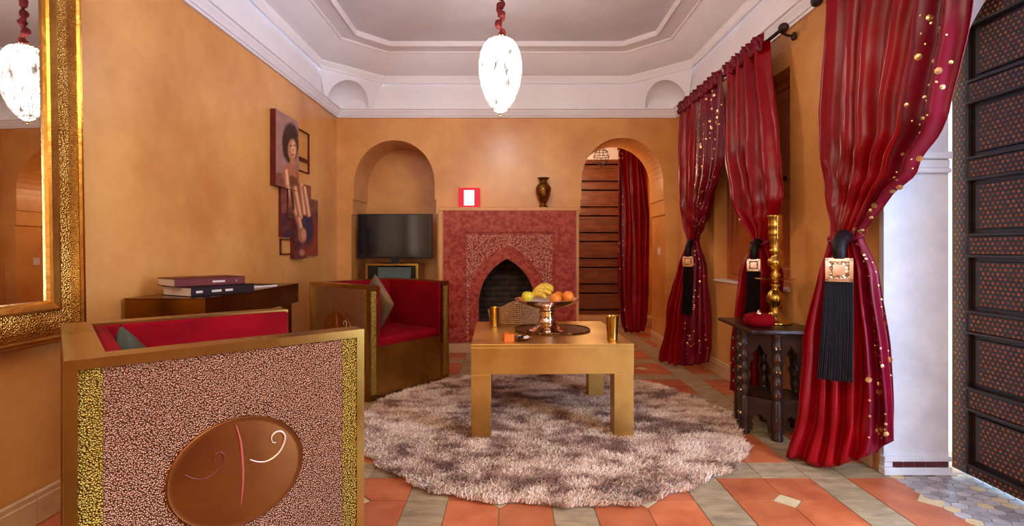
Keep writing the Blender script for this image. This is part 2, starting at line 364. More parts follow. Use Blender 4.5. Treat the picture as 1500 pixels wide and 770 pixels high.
# floor: grout slab with separate tiles
fl = struct('floor', MB().box(XL-0.15, 2.30, YF-0.15, 7.8, -0.06, -0.004), 'grout')
T, S = 0.215, 0.172; P = 2*T + S
X0, Y0 = 1.375, 2.385       # left edge of a strip / near edge of a strip
g = 0.0022
def slab(poly, name, m):
    n = len(poly); top = [(x, y, 0.0) for x, y in poly]; bot = [(x, y, -0.006) for x, y in poly]
    cx_ = sum(p[0] for p in poly)/n; cy_ = sum(p[1] for p in poly)/n
    top = [(cx_ + (x-cx_)*(1-0.004), cy_ + (y-cy_)*(1-0.004), z) for x, y, z in top]
    o = MB().add(top + bot, [tuple(range(n))] + [(i, (i+1) % n, n+(i+1) % n, n+i) for i in range(n)]).build(name, m)
    me = o.data; bpy.data.objects.remove(o); return me
DC = 0.062
tq = {}
for sx in (0, 1):
    for sy in (0, 1):
        # sx=0: left tile of the pair, cut corner toward group centre
        a = [(g, g), (T-g, g), (T-g, T-g), (g, T-g)]
        cx_, cy_ = (T-g if sx == 0 else g), (T-g if sy == 0 else g)
        ix = 1 if sx == 0 else -1; iy = 1 if sy == 0 else -1
        poly = []
        for p in a:
            if p == (cx_, cy_):
                u = [(cx_ - ix*DC, cy_), (cx_, cy_ - iy*DC)]
                if (sx + sy) % 2 == 0: u = u[::-1]
                poly += u
            else: poly.append(p)
        tq[(sx, sy)] = slab(poly, 'terracotta_tile', 'terra')
me_sx = slab([(g, g), (S-g, g), (S-g, T-g), (g, T-g)], 'stone_strip_tile', 'strip')       # strips running in Y
me_sy = slab([(g, g), (T-g, g), (T-g, S-g), (g, S-g)], 'stone_strip_tile', 'strip')
me_ss = slab([(g, g), (S-g, g), (S-g, S-g), (g, S-g)], 'stone_strip_tile', 'strip')
d_ = DC - 2*g
me_d = slab([(-d_, 0), (0, -d_), (d_, 0), (0, d_)], 'cream_diamond_tile', 'cream_tile')
def ftile(name, me, x, y):
    o = bpy.data.objects.new(name, me); COL.objects.link(o); o.parent = fl; o.location = (x, y, 0.0 + random.uniform(-0.0006, 0.0006))
def inroom(x0, x1, y0, y1):
    if y1 < 1.25: return False
    if y0 > 6.9: return False
    if y0 > YB - 0.02: return x1 > 0.72 and x0 < 1.64 or (y0 > 5.95 and x0 > 0.3 and x1 < 2.2)
    if x0 < XL - 0.25 or x1 > XR + 0.22: return False
    if x0 > XR - 0.02: return False
    return True
for i in range(-6, 2):
    for j in range(-3, 9):
        sx0, sy0 = X0 + i*P, Y0 + j*P
        if inroom(sx0, sx0+S, sy0, sy0+S): ftile('stone_strip_tile', me_ss, sx0, sy0)
        for k in (0, 1):
            if inroom(sx0, sx0+S, sy0+S+k*T, sy0+S+(k+1)*T): ftile('stone_strip_tile', me_sx, sx0, sy0+S+k*T)
            if inroom(sx0+S+k*T, sx0+S+(k+1)*T, sy0, sy0+S): ftile('stone_strip_tile', me_sy, sx0+S+k*T, sy0)
            for l in (0, 1):
                x, y = sx0+S+k*T, sy0+S+l*T
                if inroom(x, x+T, y, y+T): ftile('terracotta_tile', tq[(k, l)], x, y)
        if inroom(sx0+S+T-.05, sx0+S+T+.05, sy0+S+T-.05, sy0+S+T+.05): ftile('cream_diamond_tile', me_d, sx0+S+T, sy0+S+T)
# hexagon mosaic in the door recess
hx = []
for i in range(6): a = PI/3*i; hx.append((0.027*math.cos(a)*1.25, 0.027*math.sin(a)))
me_h = slab(hx, 'hexagon_tile', 'hex'); me_h2 = me_h.copy(); me_h2.materials.clear(); me_h2.materials.append(M['cream_tile'])
k = 0
for i in range(10):
    for j in range(60):
        x = 1.79 + i*0.0525; y = 2.40 - j*0.050 + (0.025 if i % 2 else 0)
        if y > DY1-0.03 or y < 1.45 or x > 2.16: continue
        ftile('hexagon_tile', me_h2 if random.random() < 0.16 else me_h, x, y); k += 1

# baseboards made of single stone pieces
def baseboard(name, p0, p1, nx, ny, h=0.125):
    a = Vector(p0); b = Vector(p1); L_ = (b-a).length; d = (b-a).normalized(); n_ = Vector((nx, ny))
    back = MB(); q = []
    for pt in (a, b):
        for o_ in (0, 0.006): q.append(pt + n_*o_)
    back.add([(p.x, p.y, z) for z in (0, h-0.01) for p in (q[0], q[1], q[3], q[2])], [(0,1,2,3),(4,5,6,7),(0,1,5,4),(1,2,6,5),(2,3,7,6),(3,0,4,7)])
    root = struct(name, back, 'grout')
    k = max(1, round(L_/0.32)); st = L_/k
    for i in range(k):
        s0 = a + d*(i*st+0.0015); s1 = a + d*((i+1)*st-0.0015)
        prof = [(0.006, 0.002), (0.018, 0.002), (0.018, h-0.03), (0.014, h-0.026), (0.014, h-0.008), (0.006, h)]
        vs = [(p.x+nx*o_, p.y+ny*o_, z) for p in (s0, s1) for o_, z in prof]; m_ = len(prof)
        MB().add(vs, [tuple(range(m_)), tuple(range(m_, 2*m_))] + [(i_, (i_+1) % m_, m_+(i_+1) % m_, m_+i_) for i_ in range(m_)]).build('baseboard_piece', 'base', root)
baseboard('baseboard_left', (XL, 0.4), (XL, YB), 1, 0)
baseboard('baseboard_right', (XR, 2.5), (XR, YB), -1, 0)
baseboard('baseboard_back', (-0.762, YB), (-0.73, YB), 0, -1)
baseboard('baseboard_corner', (1.637, YB), (XR, YB), 0, -1)
baseboard('baseboard_passage', (1.634, YB+0.52), (1.634, YB+0.02), -1, 0)

# passage behind the right arch
hall = struct('wall_passage', MB().box(0.2, 0.3, YB+0.52, 7.4, 0, 2.8).box(2.25, 2.35, YB+0.52, 7.4, 0, 2.8).box(0.2, 2.35, 7.4, 7.5, 0, 2.33), 'plaster')
MB().box(0.2, 2.35, 7.395, 7.5, 2.332, 2.8).build('white_wall_band', 'white', hall)
MB().box(0.2, 2.35, YB+0.52, 7.5, 2.8, 2.85).build('passage_ceiling', 'white', hall)
MB().box(0.2, 2.35, YB+0.5, YB+0.52, 2.43, 2.8).build('upper_wall', 'plaster', hall)
MB().box(0.45, 2.0, 7.05, 7.4, 0, 0.12).build('door_step', 'base', hall, bev=0.008)

# ---------------------------------------------------------------- panelled doors
def door(name, plane, a0, a1, z0, z1, face, thick, wood, sgn, pips, rails):
    """plane: 'x' leaf lies in YZ at X=face, 'y' leaf lies in XZ at Y=face; sgn = side that faces the room"""
    def bx(m_, a, b, c, d, t0, t1):
        lo, hi = sorted((face + sgn*t0, face + sgn*t1))
        return m_.box(lo, hi, a, b, c, d) if plane == 'x' else m_.box(a, b, lo, hi, c, d)
    root = struct(name, bx(MB(), a0, a1, z0, z1, -thick, 0), wood)
    sw = 0.085; sp = 0.023
    for a, b in ((a0, a0+sw), (a1-sw, a1)):
        st = bx(MB(), a, b, z0, z1, 0, 0.022).build('stile', wood, root, bev=0.004)
        if pips: pipgrid(plane, face, sgn, a+0.015, b-0.015, z0+0.03, z1-0.03, 0.022, sp).build('stile_inlay', 'pip', st, kind='stuff')
    zs = [z0] ; per = (z1 - z0) / rails
    for k in range(rails + 1):
        zc = z0 + k*per
        c, d = max(z0, zc-0.042), min(z1, zc+0.042)
        r = bx(MB(), a0+sw, a1-sw, c, d, 0, 0.02).build('rail', wood, root, bev=0.004)
        for e in (c-0.012, d):
            if z0 < e < z1-0.012: bx(MB(), a0+sw, a1-sw, e, e+0.012, 0, 0.028).build('rail_bead', wood, r, bev=0.003)
        if pips: pipgrid(plane, face, sgn, a0+sw+0.01, a1-sw-0.01, c+0.010, d-0.010, 0.02, sp).build('rail_inlay', 'pip', r, kind='stuff')
        if k < rails:
            p = bx(MB(), a0+sw+0.03, a1-sw-0.03, zc+0.042+0.03, zc+per-0.042-0.03, 0, 0.014).build('panel', wood, root, bev=0.006)
            if pips: pipgrid(plane, face, sgn, a0+sw+0.05, a1-sw-0.05, zc+0.085, zc+per-0.085, 0.014, sp).build('panel_inlay', 'pip', p, kind='stuff')
            else:
                m_ = MB(); a, b, c2, d2 = a0+sw+0.07, a1-sw-0.07, zc+0.105, zc+per-0.105
                for q in ((a, b, c2, c2+0.01), (a, b, d2-0.01, d2), (a, a+0.01, c2, d2), (b-0.01, b, c2, d2)): bx(m_, *q, 0.014, 0.02)
                m_.build('panel_bead', wood, p)
    return root
def pipgrid(plane, face, sgn, a0, a1, z0, z1, t, sp):
    m_ = MB(); j = 0; z = z0
    while z <= z1 + 1e-6:
        a = a0 + (sp/2 if j % 2 else 0)
        while a <= a1:
            r = 0.0062 * (1 if (j*7+int(a*1000)) % 3 else 0.7)
            pts = [(a + r*math.cos(PI/3*i+PI/6), z + r*math.sin(PI/3*i+PI/6)) for i in range(6)]
            t1 = face + sgn*(t+0.0018)
            vs = [(t1, p, q) if plane == 'x' else (p, t1, q) for p, q in pts]
            t2 = face + sgn*t
            vs += [(t2, p, q) if plane == 'x' else (p, t2, q) for p, q in pts]
            m_.add(vs, [tuple(range(6))] + [(i, (i+1) % 6, 6+(i+1) % 6, 6+i) for i in range(6)])
            a += sp
        z += sp*0.86; j += 1
    return m_
door('door_1', 'x', 1.60, 2.456, 0.022, 2.46, 2.112, 0.05, 'doorwood', -1, True, 7)
door('door_2', 'y', 0.55, 1.95, 0.125, 2.32, 7.40, 0.02, 'hallwood', -1, False, 6)

# shuttered window in the right wall
win = struct('window_1', MB().plate([(WY0, WZ0), (WY1, WZ0), (WY1, WZ1), (WY0, WZ1)], [[(WY0+0.06, WZ0+0.06), (WY1-0.06, WZ0+0.06), (WY1-0.06, WZ1-0.06), (WY0+0.06, WZ1-0.06)]], 1.865, 1.93, 'x'), 'shutter', bev=0.004)
MB().box(1.93, 1.95, WY0, WY1, WZ0, WZ1).build('window_back', 'shutter', win)
MB().box(XR-0.012, 1.865, WY0+0.002, WY1-0.002, WZ0, WZ0+0.018).build('window_sill', 'switch', win, bev=0.004)
wm = (WY0+WY1)/2
for a, b in ((WY0+0.062, wm-0.002), (wm+0.002, WY1-0.062)):
    sh = MB().plate([(a, WZ0+0.062), (b, WZ0+0.062), (b, WZ1-0.062), (a, WZ1-0.062)], [[(a+0.07, WZ0+0.14), (b-0.07, WZ0+0.14), (b-0.07, 1.42), (a+0.07, 1.42)], [(a+0.07, 1.5), (b-0.07, 1.5), (b-0.07, WZ1-0.14), (a+0.07, WZ1-0.14)]], 1.875, 1.905, 'x').build('shutter_leaf', 'shutter', win, bev=0.004)
    for c, d in ((WZ0+0.14, 1.42), (1.5, WZ1-0.14)):
        mid = (a+b)/2
        MB().box(1.885, 1.90, a+0.07, b-0.07, c, d).build('shutter_panel', 'shutter', sh)
        MB().box(1.878, 1.90, a+0.10, b-0.10, c+0.03, d-0.03).build('raised_field', 'shutter', sh, bev=0.006)

# courtyard beyond the door
tag(struct('ground', MB().box(2.12, 6, -2.5, 6, -0.10, -0.02), 'stone_out'), None)

# ---------------------------------------------------------------- fireplace
YFp = 5.27
fp = thing('fireplace', 'red marble fireplace with carved pointed arch on the back wall', 'fireplace', (FCX, YFp, 0))
MB().plate([(-0.72, 0), (-0.72, 1.44), (0.70, 1.44), (0.70, 0)], [fire_arch(0.292, 0.10, 0.50, 0.955)], YFp+0.004, YB, 'y').build('chimney_breast', 'plaster', fp, world=True)
MB().box(-0.725, 0.705, YFp-0.008, YB-0.001, 1.44, 1.478).build('mantel_shelf', 'plaster', fp, world=True, bev=0.006)
RX0, RX1, RZ0, RZ1 = -0.674, 0.667, 0.107, 1.44
IX0, IX1, IZ1 = -0.462, 0.452, 1.222
MB().plate([(RX0, RZ0), (IX0, RZ0), (IX0, IZ1), (IX1, IZ1), (IX1, RZ0), (RX1, RZ0), (RX1, RZ1), (RX0, RZ1)], [], YFp-0.022, YFp+0.002, 'y').build('marble_border', 'redstone', fp, world=True, bev=0.003)
MB().plate([(IX0, RZ0), (IX0+0.022, RZ0), (IX0+0.022, IZ1-0.022), (IX1-0.022, IZ1-0.022), (IX1-0.022, RZ0), (IX1, RZ0), (IX1, IZ1), (IX0, IZ1)], [], YFp-0.012, YFp+0.002, 'y').build('inner_moulding', 'redstone', fp, world=True)
oa = fire_arch(0.382, RZ0+0.001, 0.56, 1.085)
cp = [(IX0+0.022, RZ0)] + oa + [(IX1-0.022, RZ0), (IX1-0.022, IZ1-0.022), (IX0+0.022, IZ1-0.022)]
MB().plate(cp, [], YFp-0.008, YFp+0.002, 'y').build('carved_panel', 'carved', fp, world=True)
ia = fire_arch(0.286, RZ0+0.001, 0.50, 0.955)
MB().plate(oa + ia[::-1], [], YFp-0.020, YFp+0.03, 'y').build('arch_band', 'redstone', fp, world=True)
# arabesque scrolls, real relief on the carved panel
sc = MB()
def scroll(cx, cz, r, a0, turns, sg):
    pts = []
    for i in range(15):
        t = i/14; a = a0 + sg*turns*2*PI*t; rr = r*(1-0.8*t); pts.append((cx+rr*math.cos(a), YFp-0.010, cz+rr*math.sin(a)))
    sc.tube(pts, 0.0035, 4)
rs = random.Random(3)
def inside_arch(x, z, hw, zs, zt):
    if z < zs: return abs(x-FCX) < hw
    if z > zt: return False
    h = zt-zs; R = (hw*hw+h*h)/(2*hw); return abs(x-FCX) < math.sqrt(max(0, R*R-(z-zs)**2))-(R-hw)
zz = 0.15
while zz < 1.18:
    xx = IX0+0.05
    while xx < IX1-0.03:
        if not inside_arch(xx, zz, 0.40, 0.56, 1.11): scroll(xx, zz, 0.024, rs.uniform(0, 6.28), 1.1, rs.choice((-1, 1)))
        xx += 0.05
    zz += 0.05
sc.build('carved_scrolls', 'carved', fp, world=True, kind='stuff')
fb = MB()
fb.box(FCX-0.355, FCX-0.335, YFp+0.01, YB+0.4, 0.06, 1.04); fb.box(FCX+0.335, FCX+0.355, YFp+0.01, YB+0.4, 0.06, 1.04)
fb.box(FCX-0.355, FCX+0.355, YFp+0.1, YB+0.4, 1.02, 1.04); fb.box(FCX-0.355, FCX+0.355, YFp+0.03, YB+0.4, 0.06, 0.10); fb.box(FCX-0.355, FCX+0.355, YB+0.38, YB+0.40, 0.06, 1.04)
firebox = fb.build('firebox', 'soot', fp, world=True)
for r in range(15):
    for c in range(5):
        x0 = FCX-0.335 + c*0.152 - (0.076 if r % 2 else 0); x1 = min(x0+0.146, FCX+0.333); x0 = max(x0, FCX-0.333)
        if x1-x0 < 0.02: continue
        dy = random.uniform(0, 0.006)
        MB().box(x0, x1, YB+0.355-dy, YB+0.381, 0.104+r*0.061, 0.104+r*0.061+0.052).build('firebrick', 'soot', firebox, world=True, bev=0.003)
baseboard('baseboard_fireplace', (-0.72, YFp+0.004), (0.70, YFp+0.004), 0, -1, 0.104)

# mantel objects
ml = thing('table_lamp', 'small square lamp with red border and glowing white panel on mantel shelf', 'lamp', (-0.42, 5.35, 1.478))
MB().plate([(-0.11, 0.0), (0.11, 0.0), (0.11, 0.205), (-0.11, 0.205)], [[(-0.052, 0.025), (0.052, 0.025), (0.052, 0.180), (-0.052, 0.180)]], -0.02, 0.012, 'y').build('lamp_frame', 'lampred', ml, bev=0.004)
MB().box(-0.054, 0.054, -0.012, -0.006, 0.023, 0.182).build('light_panel', 'lit', ml)
MB().box(-0.06, 0.06, 0.01, 0.05, 0.0, 0.012).build('foot', 'lampred', ml)
vs_ = thing('vase', 'engraved brass vase with flared rim standing on mantel shelf', 'vase', (0.345, 5.36, 1.478))
MB().lathe([(0.04, 0), (0.046, 0.006), (0.046, 0.014), (0.03, 0.03), (0.028, 0.045), (0.05, 0.08), (0.07, 0.13), (0.079, 0.18), (0.076, 0.215), (0.055, 0.245), (0.040, 0.262), (0.038, 0.275)]).build('body', 'vase', vs_, smooth='auto')
MB().lathe([(0.038, 0.273), (0.042, 0.29), (0.062, 0.303), (0.064, 0.310), (0.052, 0.308), (0.034, 0.29), (0.030, 0.27)], cap=False).build('rim', 'vase', vs_, smooth='auto')

# ---------------------------------------------------------------- television and cabinet in the niche
tv = thing('television', 'black flat screen television on brass cabinet in the left niche', 'television', (-1.235, 5.56, 0.90))
MB().box(-0.402, 0.402, 0, 0.035, 0.055, 0.53).build('bezel', 'black', tv, bev=0.005)
MB().box(-0.388, 0.388, -0.002, 0.004, 0.075, 0.517).build('screen', 'screen', tv)
MB().box(-0.04, 0.04, 0.01, 0.035, 0.008, 0.075).box(-0.02, 0.02, -0.01, 0.02, 0.02, 0.06).build('neck', 'black', tv)
MB().lathe([(0.14, 0), (0.14, 0.006), (0.05, 0.012)], c=(0, 0.02, 0)).build('foot', 'black', tv)
cb = thing('tv_cabinet', 'open brass framed cabinet under the television', 'cabinet', (-1.255, 5.5, 0))
MB().plate([(-0.28, 0), (0.28, 0), (0.28, 0.90), (-0.28, 0.90)], [[(-0.255, 0.03), (-0.255, 0.875), (0.255, 0.875), (0.255, 0.03)]], 0, 0.40, 'y').build('carcass', 'brass', cb, bev=0.003)
MB().box(-0.255, 0.255, 0.37, 0.39, 0.03, 0.875).build('back_panel', 'dark', cb)
for z in (0.32, 0.60): MB().box(-0.254, 0.254, 0.045, 0.37, z, z+0.015).build('shelf', 'dark', cb)
for a, b in ((-0.254, -0.15), (0.20, 0.254)): MB().box(a, b, 0.02, 0.05, 0.03, 0.874).build('door_stile', 'black', cb)
MB().box(-0.15, 0.20, 0.025, 0.04, 0.03, 0.86).build('glass_front', 'glass_dim', cb)

# ---------------------------------------------------------------- pendant
pl = thing('pendant_lamp', 'glowing white egg-shaped crystal pendant hanging on ruched red cord sleeve', 'lamp', (-0.07, 3.78, 2.035))
H = 0.56; Rp = 0.157
def egg(t):     # t 0 bottom..1 top
    z = t*H; k = math.sin(PI * t ** 0.88); return (max(1e-4, Rp * 1.965 * t**0.62 * max(0, 1-t)**0.40), z)
MB().lathe([egg(i/40) for i in range(41)], n=40, cap=False).xf(Matrix.Translation((0, 0, 0.004)) @ Matrix.Diagonal((0.955, 0.955, 0.985, 1))).build('diffuser', 'lampglass', pl, smooth=True)
rb = MB()
for k in range(26):
    for sg in (1, -1):
        pts = []
        for i in range(2, 39):
            r, z = egg(i/40); a = 2*PI*k/26 + sg*(i/40)*1.3; pts.append((r*math.cos(a), r*math.sin(a), z))
        rb.tube(pts, 0.0034, 4)
rb.build('crystal_ribs', 'lamprib', pl, smooth=True, kind='stuff')
MB().lathe([(0.001, -0.022), (0.007, -0.016), (0.004, -0.008), (0.012, 0.004)], n=12).build('finial', 'brass', pl)
MB().lathe([(0.045, 0.545), (0.05, 0.56), (0.03, 0.575), (0.001, 0.58)], n=20).build('cap', 'silver', pl, smooth='auto')
pts = []; rads = []
for i in range(90):
    t = i/89; z = 0.565 + t*0.465
    ph = t*26
    pts.append((0.016*math.sin(ph) , 0.014*math.cos(ph*0.9), z)); rads.append(0.021 + 0.008*math.sin(ph*1.6) + 0.003*math.sin(ph*3.7))
MB().tube(pts, 0.02, 10, rads).build('cord_sleeve', 'redcloth', pl, smooth=True)
MB().lathe([(0.001, 1.0), (0.05, 1.005), (0.06, 1.036)], n=20).build('ceiling_rose', 'redcloth', pl)

# lantern in the passage
ln = thing('hanging_lantern', 'black wrought iron lantern hanging beyond the right arch', 'lantern', (1.19, 6.75, 2.13))
m_ = MB()
for k in range(10):
    a = 2*PI*k/10
    m_.tube([(0.10*math.sin(PI*i/12)**0.8*math.cos(a+i*0.05), 0.10*math.sin(PI*i/12)**0.8*math.sin(a+i*0.05), 0.25*i/12) for i in range(13)], 0.003, 4)
for z, r in ((0.06, 0.083), (0.125, 0.10), (0.19, 0.083)): m_.tube([(r*math.cos(2*PI*i/20), r*math.sin(2*PI*i/20), z) for i in range(21)], 0.004, 4)
m_.build('cage', 'iron', ln); MB().lathe([(0.001, -0.03), (0.012, -0.015), (0.004, 0.0)], n=10).build('finial', 'iron', ln)
MB().tube([(0, 0, 0.25), (0, 0, 0.67)], 0.005, 6).build('chain', 'iron', ln)

# ---------------------------------------------------------------- mirror, painting
mi = thing('wall_mirror', 'large mirror in a wide hammered gold frame on the left wall', 'mirror', (-1.787, 1.52, 0.695), 0, ry=math.radians(-0.95))
# local: y from -0.62 to 0.62, z 0..1.66 ; profile across the frame width
hw, hh, fw = 0.625, 1.66, 0.16
prof = [(0, 0.0), (0, 0.030), (0.012, 0.040), (0.024, 0.032), (0.024, 0.036)]
def ringf(o_, t): return [(t, -hw+o_, o_), (t, hw-o_, o_), (t, hw-o_, hh-o_), (t, -hw+o_, hh-o_)]
loft(MB(), [ringf(o_, t) for o_, t in [(0, 0), (0, 0.034), (0.006, 0.042), (0.016, 0.042), (0.022, 0.034), (0.026, 0.034)]]).build('outer_moulding', 'frame_gold', mi)
loft(MB(), [ringf(o_, t) for o_, t in [(0.026, 0.034), (0.05, 0.037), (0.075, 0.038), (0.10, 0.035), (0.118, 0.033)]]).build('hammered_band', 'frame_hammer', mi)
loft(MB(), [ringf(o_, t) for o_, t in [(0.118, 0.033), (0.120, 0.040), (0.128, 0.042), (0.150, 0.036), (0.156, 0.028), (0.160, 0.014)]]).build('inner_moulding', 'frame_gold', mi)
MB().add([(0.015, -hw+fw-0.002, fw-0.002), (0.015, hw-fw+0.002, fw-0.002), (0.015, hw-fw+0.002, hh-fw+0.002), (0.015, -hw+fw-0.002, hh-fw+0.002)], [(0, 1, 2, 3)]).build('glass', 'mirror', mi)
MB().box(0.0, 0.012, -hw+0.01, hw-0.01, 0.01, hh-0.01).build('backing', 'dark', mi)

def cap_d(x, y, ax, ay, bx, by):
    dx, dy = bx-ax, by-ay; t = max(0, min(1, ((x-ax)*dx+(y-ay)*dy)/(dx*dx+dy*dy+1e-9))); return math.hypot(x-ax-t*dx, y-ay-t*dy), t
def paint(x, y):       # x, y: position on the artwork (its own drawing units, about 290 x 770)
    n1 = noise.noise(Vector((x*0.03, y*0.03, 0))); n2 = noise.noise(Vector((x*0.09, y*0.05, 5)))
    if y < 330: c = Vector((164+18*n1, 118+14*n1, 108+16*n1))
    elif y < 520: c = Vector((132+40*n1, 78+24*n1, 62+20*n1))
    else: c = Vector((92+55*n1, 46+24*n1, 44+26*n2))
    def mix(col, d, r, soft=4):
        nonlocal c
        k = max(0, min(1, (r-d)/soft+0.5)); c = c*(1-k)+Vector(col)*k
    def ell(cx, cy, rx, ry): return (math.hypot((x-cx)/rx, (y-cy)/ry)-1)*min(rx, ry)
    mix((150, 60, 34), ell(210, 640, 40, 120), 0, 12)
    mix((62, 44, 66), ell(195, 590, 26, 80), 0, 16)
    mix((44, 22, 18), ell(113, 190, 38+5*n2, 92+8*n2), 0, 8)
    lit = (244, 186, 136); sh = (176, 106, 68)
    mix((190, 126, 88), ell(122, 222, 21, 52), 0, 5); mix(lit, ell(128, 218, 11, 36), 0, 8)
    mix((70, 30, 22), ell(116, 203, 6, 3), 0, 2); mix((70, 30, 22), ell(133, 202, 5, 3), 0, 2); mix((150, 50, 40), ell(125, 245, 7, 4), 0, 2); mix((140, 80, 54), ell(127, 225, 2, 9), 0, 2)
    mix((196, 128, 86), cap_d(x, y, 124, 265, 122, 300)[0], 11)
    mix((184, 112, 74), ell(110, 335, 34, 46), 0, 8)
    mix((120, 60, 40), ell(120, 370, 20, 26), 0, 10)
    for (a, b, c_, d, r) in ((92, 320, 100, 400, 13), (100, 400, 145, 535, 11), (160, 340, 178, 520, 13), (178, 400, 200, 530, 11), (135, 400, 160, 540, 12)):
        mix(sh, cap_d(x, y, a, b, c_, d)[0], r, 4); mix(lit, cap_d(x, y, a+3, b, c_+3, d)[0], r*0.5, 6)
    mix((70, 30, 26), cap_d(x, y, 118, 420, 128, 500)[0], 6, 6)
    mix(sh, cap_d(x, y, 150, 540, 165, 610)[0], 12); mix(lit, cap_d(x, y, 155, 545, 168, 600)[0], 6, 5)
    mix(sh, ell(170, 625, 20, 36), 0, 5); mix((214, 150, 108), ell(176, 620, 12, 28), 0, 6)
    mix((190, 120, 84), ell(168, 706, 13, 16), 0, 4)
    return [lin((max(0, min(255, v)),))[0] for v in c]
pm = bpy.data.materials.new('painted_canvas'); pm.use_nodes = True
an = pm.node_tree.nodes.new('ShaderNodeAttribute'); an.attribute_name = 'Col'; pb = pm.node_tree.nodes['Principled BSDF']; pb.inputs['Roughness'].default_value = 0.5
pm.node_tree.links.new(an.outputs['Color'], pb.inputs['Base Color'])
art = thing('painting', 'stepped multi-panel painting of a seated woman with curly hair, left wall', 'painting', (XL, 4.4, 0.98))
def unp(cx_, cy_, X):      # drawing units -> wall position
    px, py = 390 + cx_/3.21, 150 + cy_/3.21
    Z = X*F/(px-CX); return Z, CH-(py-CY)*Z/F
def canvas(x0, y0t, y0b, x1, thick):
    X = XL + thick
    Ya, zt = unp(x0, y0t, X); _, zb = unp(x0, y0b, X); Yb, _ = unp(x1, y0t, X)
    nx_, nz_ = 34, 70; vs = []; cols = []
    for j in range(nz_+1):
        for i in range(nx_+1):
            Y = Ya+(Yb-Ya)*i/nx_; z = zb+(zt-zb)*j/nz_; vs.append((X, Y, z))
            px = CX + X*F/Y; py = CY-(z-CH)*F/Y
            cols.append(paint((px-390)*3.21, (py-150)*3.21))
    fs = [(j*(nx_+1)+i, j*(nx_+1)+i+1, (j+1)*(nx_+1)+i+1, (j+1)*(nx_+1)+i) for j in range(nz_) for i in range(nx_)]
    o = MB().add(vs, fs).build('canvas_face', pm, art, world=True)
    at = o.data.color_attributes.new('Col', 'FLOAT_COLOR', 'POINT')
    for i, c in enumerate(cols): at.data[i].color = (*c, 1)
    MB().box(XL+0.001, X-0.0006, Ya, Yb, zb, zt).build('canvas_block', 'book_red', art, world=True)
canvas(45, 28, 388, 153, 0.045)
canvas(70, 388, 632, 134, 0.022)
canvas(104, 360, 545, 211, 0.036)
canvas(160, 440, 722, 243, 0.024)
canvas(134, 548, 735, 190, 0.038)
for (a, yt, yb, b) in ((150, 118, 318, 204), (70, 640, 716, 142)):
    m_ = MB(); X = XL+0.015; Ya, zt = unp(a, yt, X); _, zb = unp(a, yb, X); Yb, _ = unp(b, yt, X)
    for q in ((Ya, Yb, zb, zb+0.01), (Ya, Yb, zt-0.01, zt), (Ya, Ya+0.012, zb, zt), (Yb-0.012, Yb, zb, zt)): m_.box(XL+0.001, X, *q)
    if a == 150:
        _, zc = unp(150, 250, X); m_.box(XL+0.001, X, Ya, Yb, zc-0.03, zc)
    m_.build('open_frame', 'book_red', art, world=True)

# ---------------------------------------------------------------- console and books
cs = thing('console_table', 'dark aged brass console table against left wall under the painting', 'table', (-1.615, 2.955, 0))
CZ = 0.822
for y0, y1 in ((2.42, 2.96), (2.964, 3.49)):
    MB().box(XL+0.022, -1.422, y0, y1, CZ-0.125, CZ-0.004).build('apron_section', 'brass_dark', cs, world=True, bev=0.003)
MB().box(XL+0.02, -1.418, 2.416, 3.494, CZ-0.004, CZ).build('table_top', 'brass_dark', cs, world=True)
for x in (-1.78, -1.50):
    for y in (2.45, 3.40): MB().box(x, x+0.05, y, y+0.05, 0, CZ-0.125).build('leg', 'brass_dark', cs, world=True, bev=0.003)
def book(name, label, cover, x, y, z, ang, L_, W_, T_, bars):
    """spine starts at x,y and runs along ang; the pages' head faces the near end"""
    t = thing(name, label, 'book', (x, y, z), ang, 'large books stacked on the console')
    c = 0.0035
    MB().box(0, L_, 0, W_, 0, c).box(0, L_, 0, W_, T_-c, T_).box(0, L_, 0, c, 0, T_).build('cover', cover, t)
    MB().box(0.004, L_-0.004, c, W_-0.004, c, T_-c).build('pages', 'paper', t)
    for a, b in bars: MB().box(a, b, -0.0006, 0.0, T_*0.36, T_*0.60).build('spine_print', 'print', t)
    return t
a1 = math.atan2(0.28, 0.15)
book('book', 'lower dark book with pale page edges in the console stack', 'book_dark', -1.52, 2.475, CZ, a1, 0.33, 0.245, 0.046, ((0.05, 0.055), (0.10, 0.15), (0.17, 0.21), (0.022, 0.052)))
book('book', 'upper red-brown book with pale page edges on the console stack', 'book_red', -1.60, 2.475, CZ+0.047, math.radians(52), 0.33, 0.22, 0.040, ((0.17, 0.23), (0.285, 0.288)))
mg = thing('magazine', 'thin open magazine lying on the console behind the books', 'magazine', (-1.66, 2.93, CZ), math.radians(70))
MB().box(0, 0.17, -0.11, 0.11, 0, 0.008).build('left_pages', 'paper', mg, bev=0.002); MB().box(0.172, 0.34, -0.11, 0.11, 0, 0.011).build('right_pages', 'paper', mg, bev=0.002)
MB().box(0.22, 0.34, -0.11, 0.06, 0.011, 0.013).build('dark_page', 'book_dark', mg)

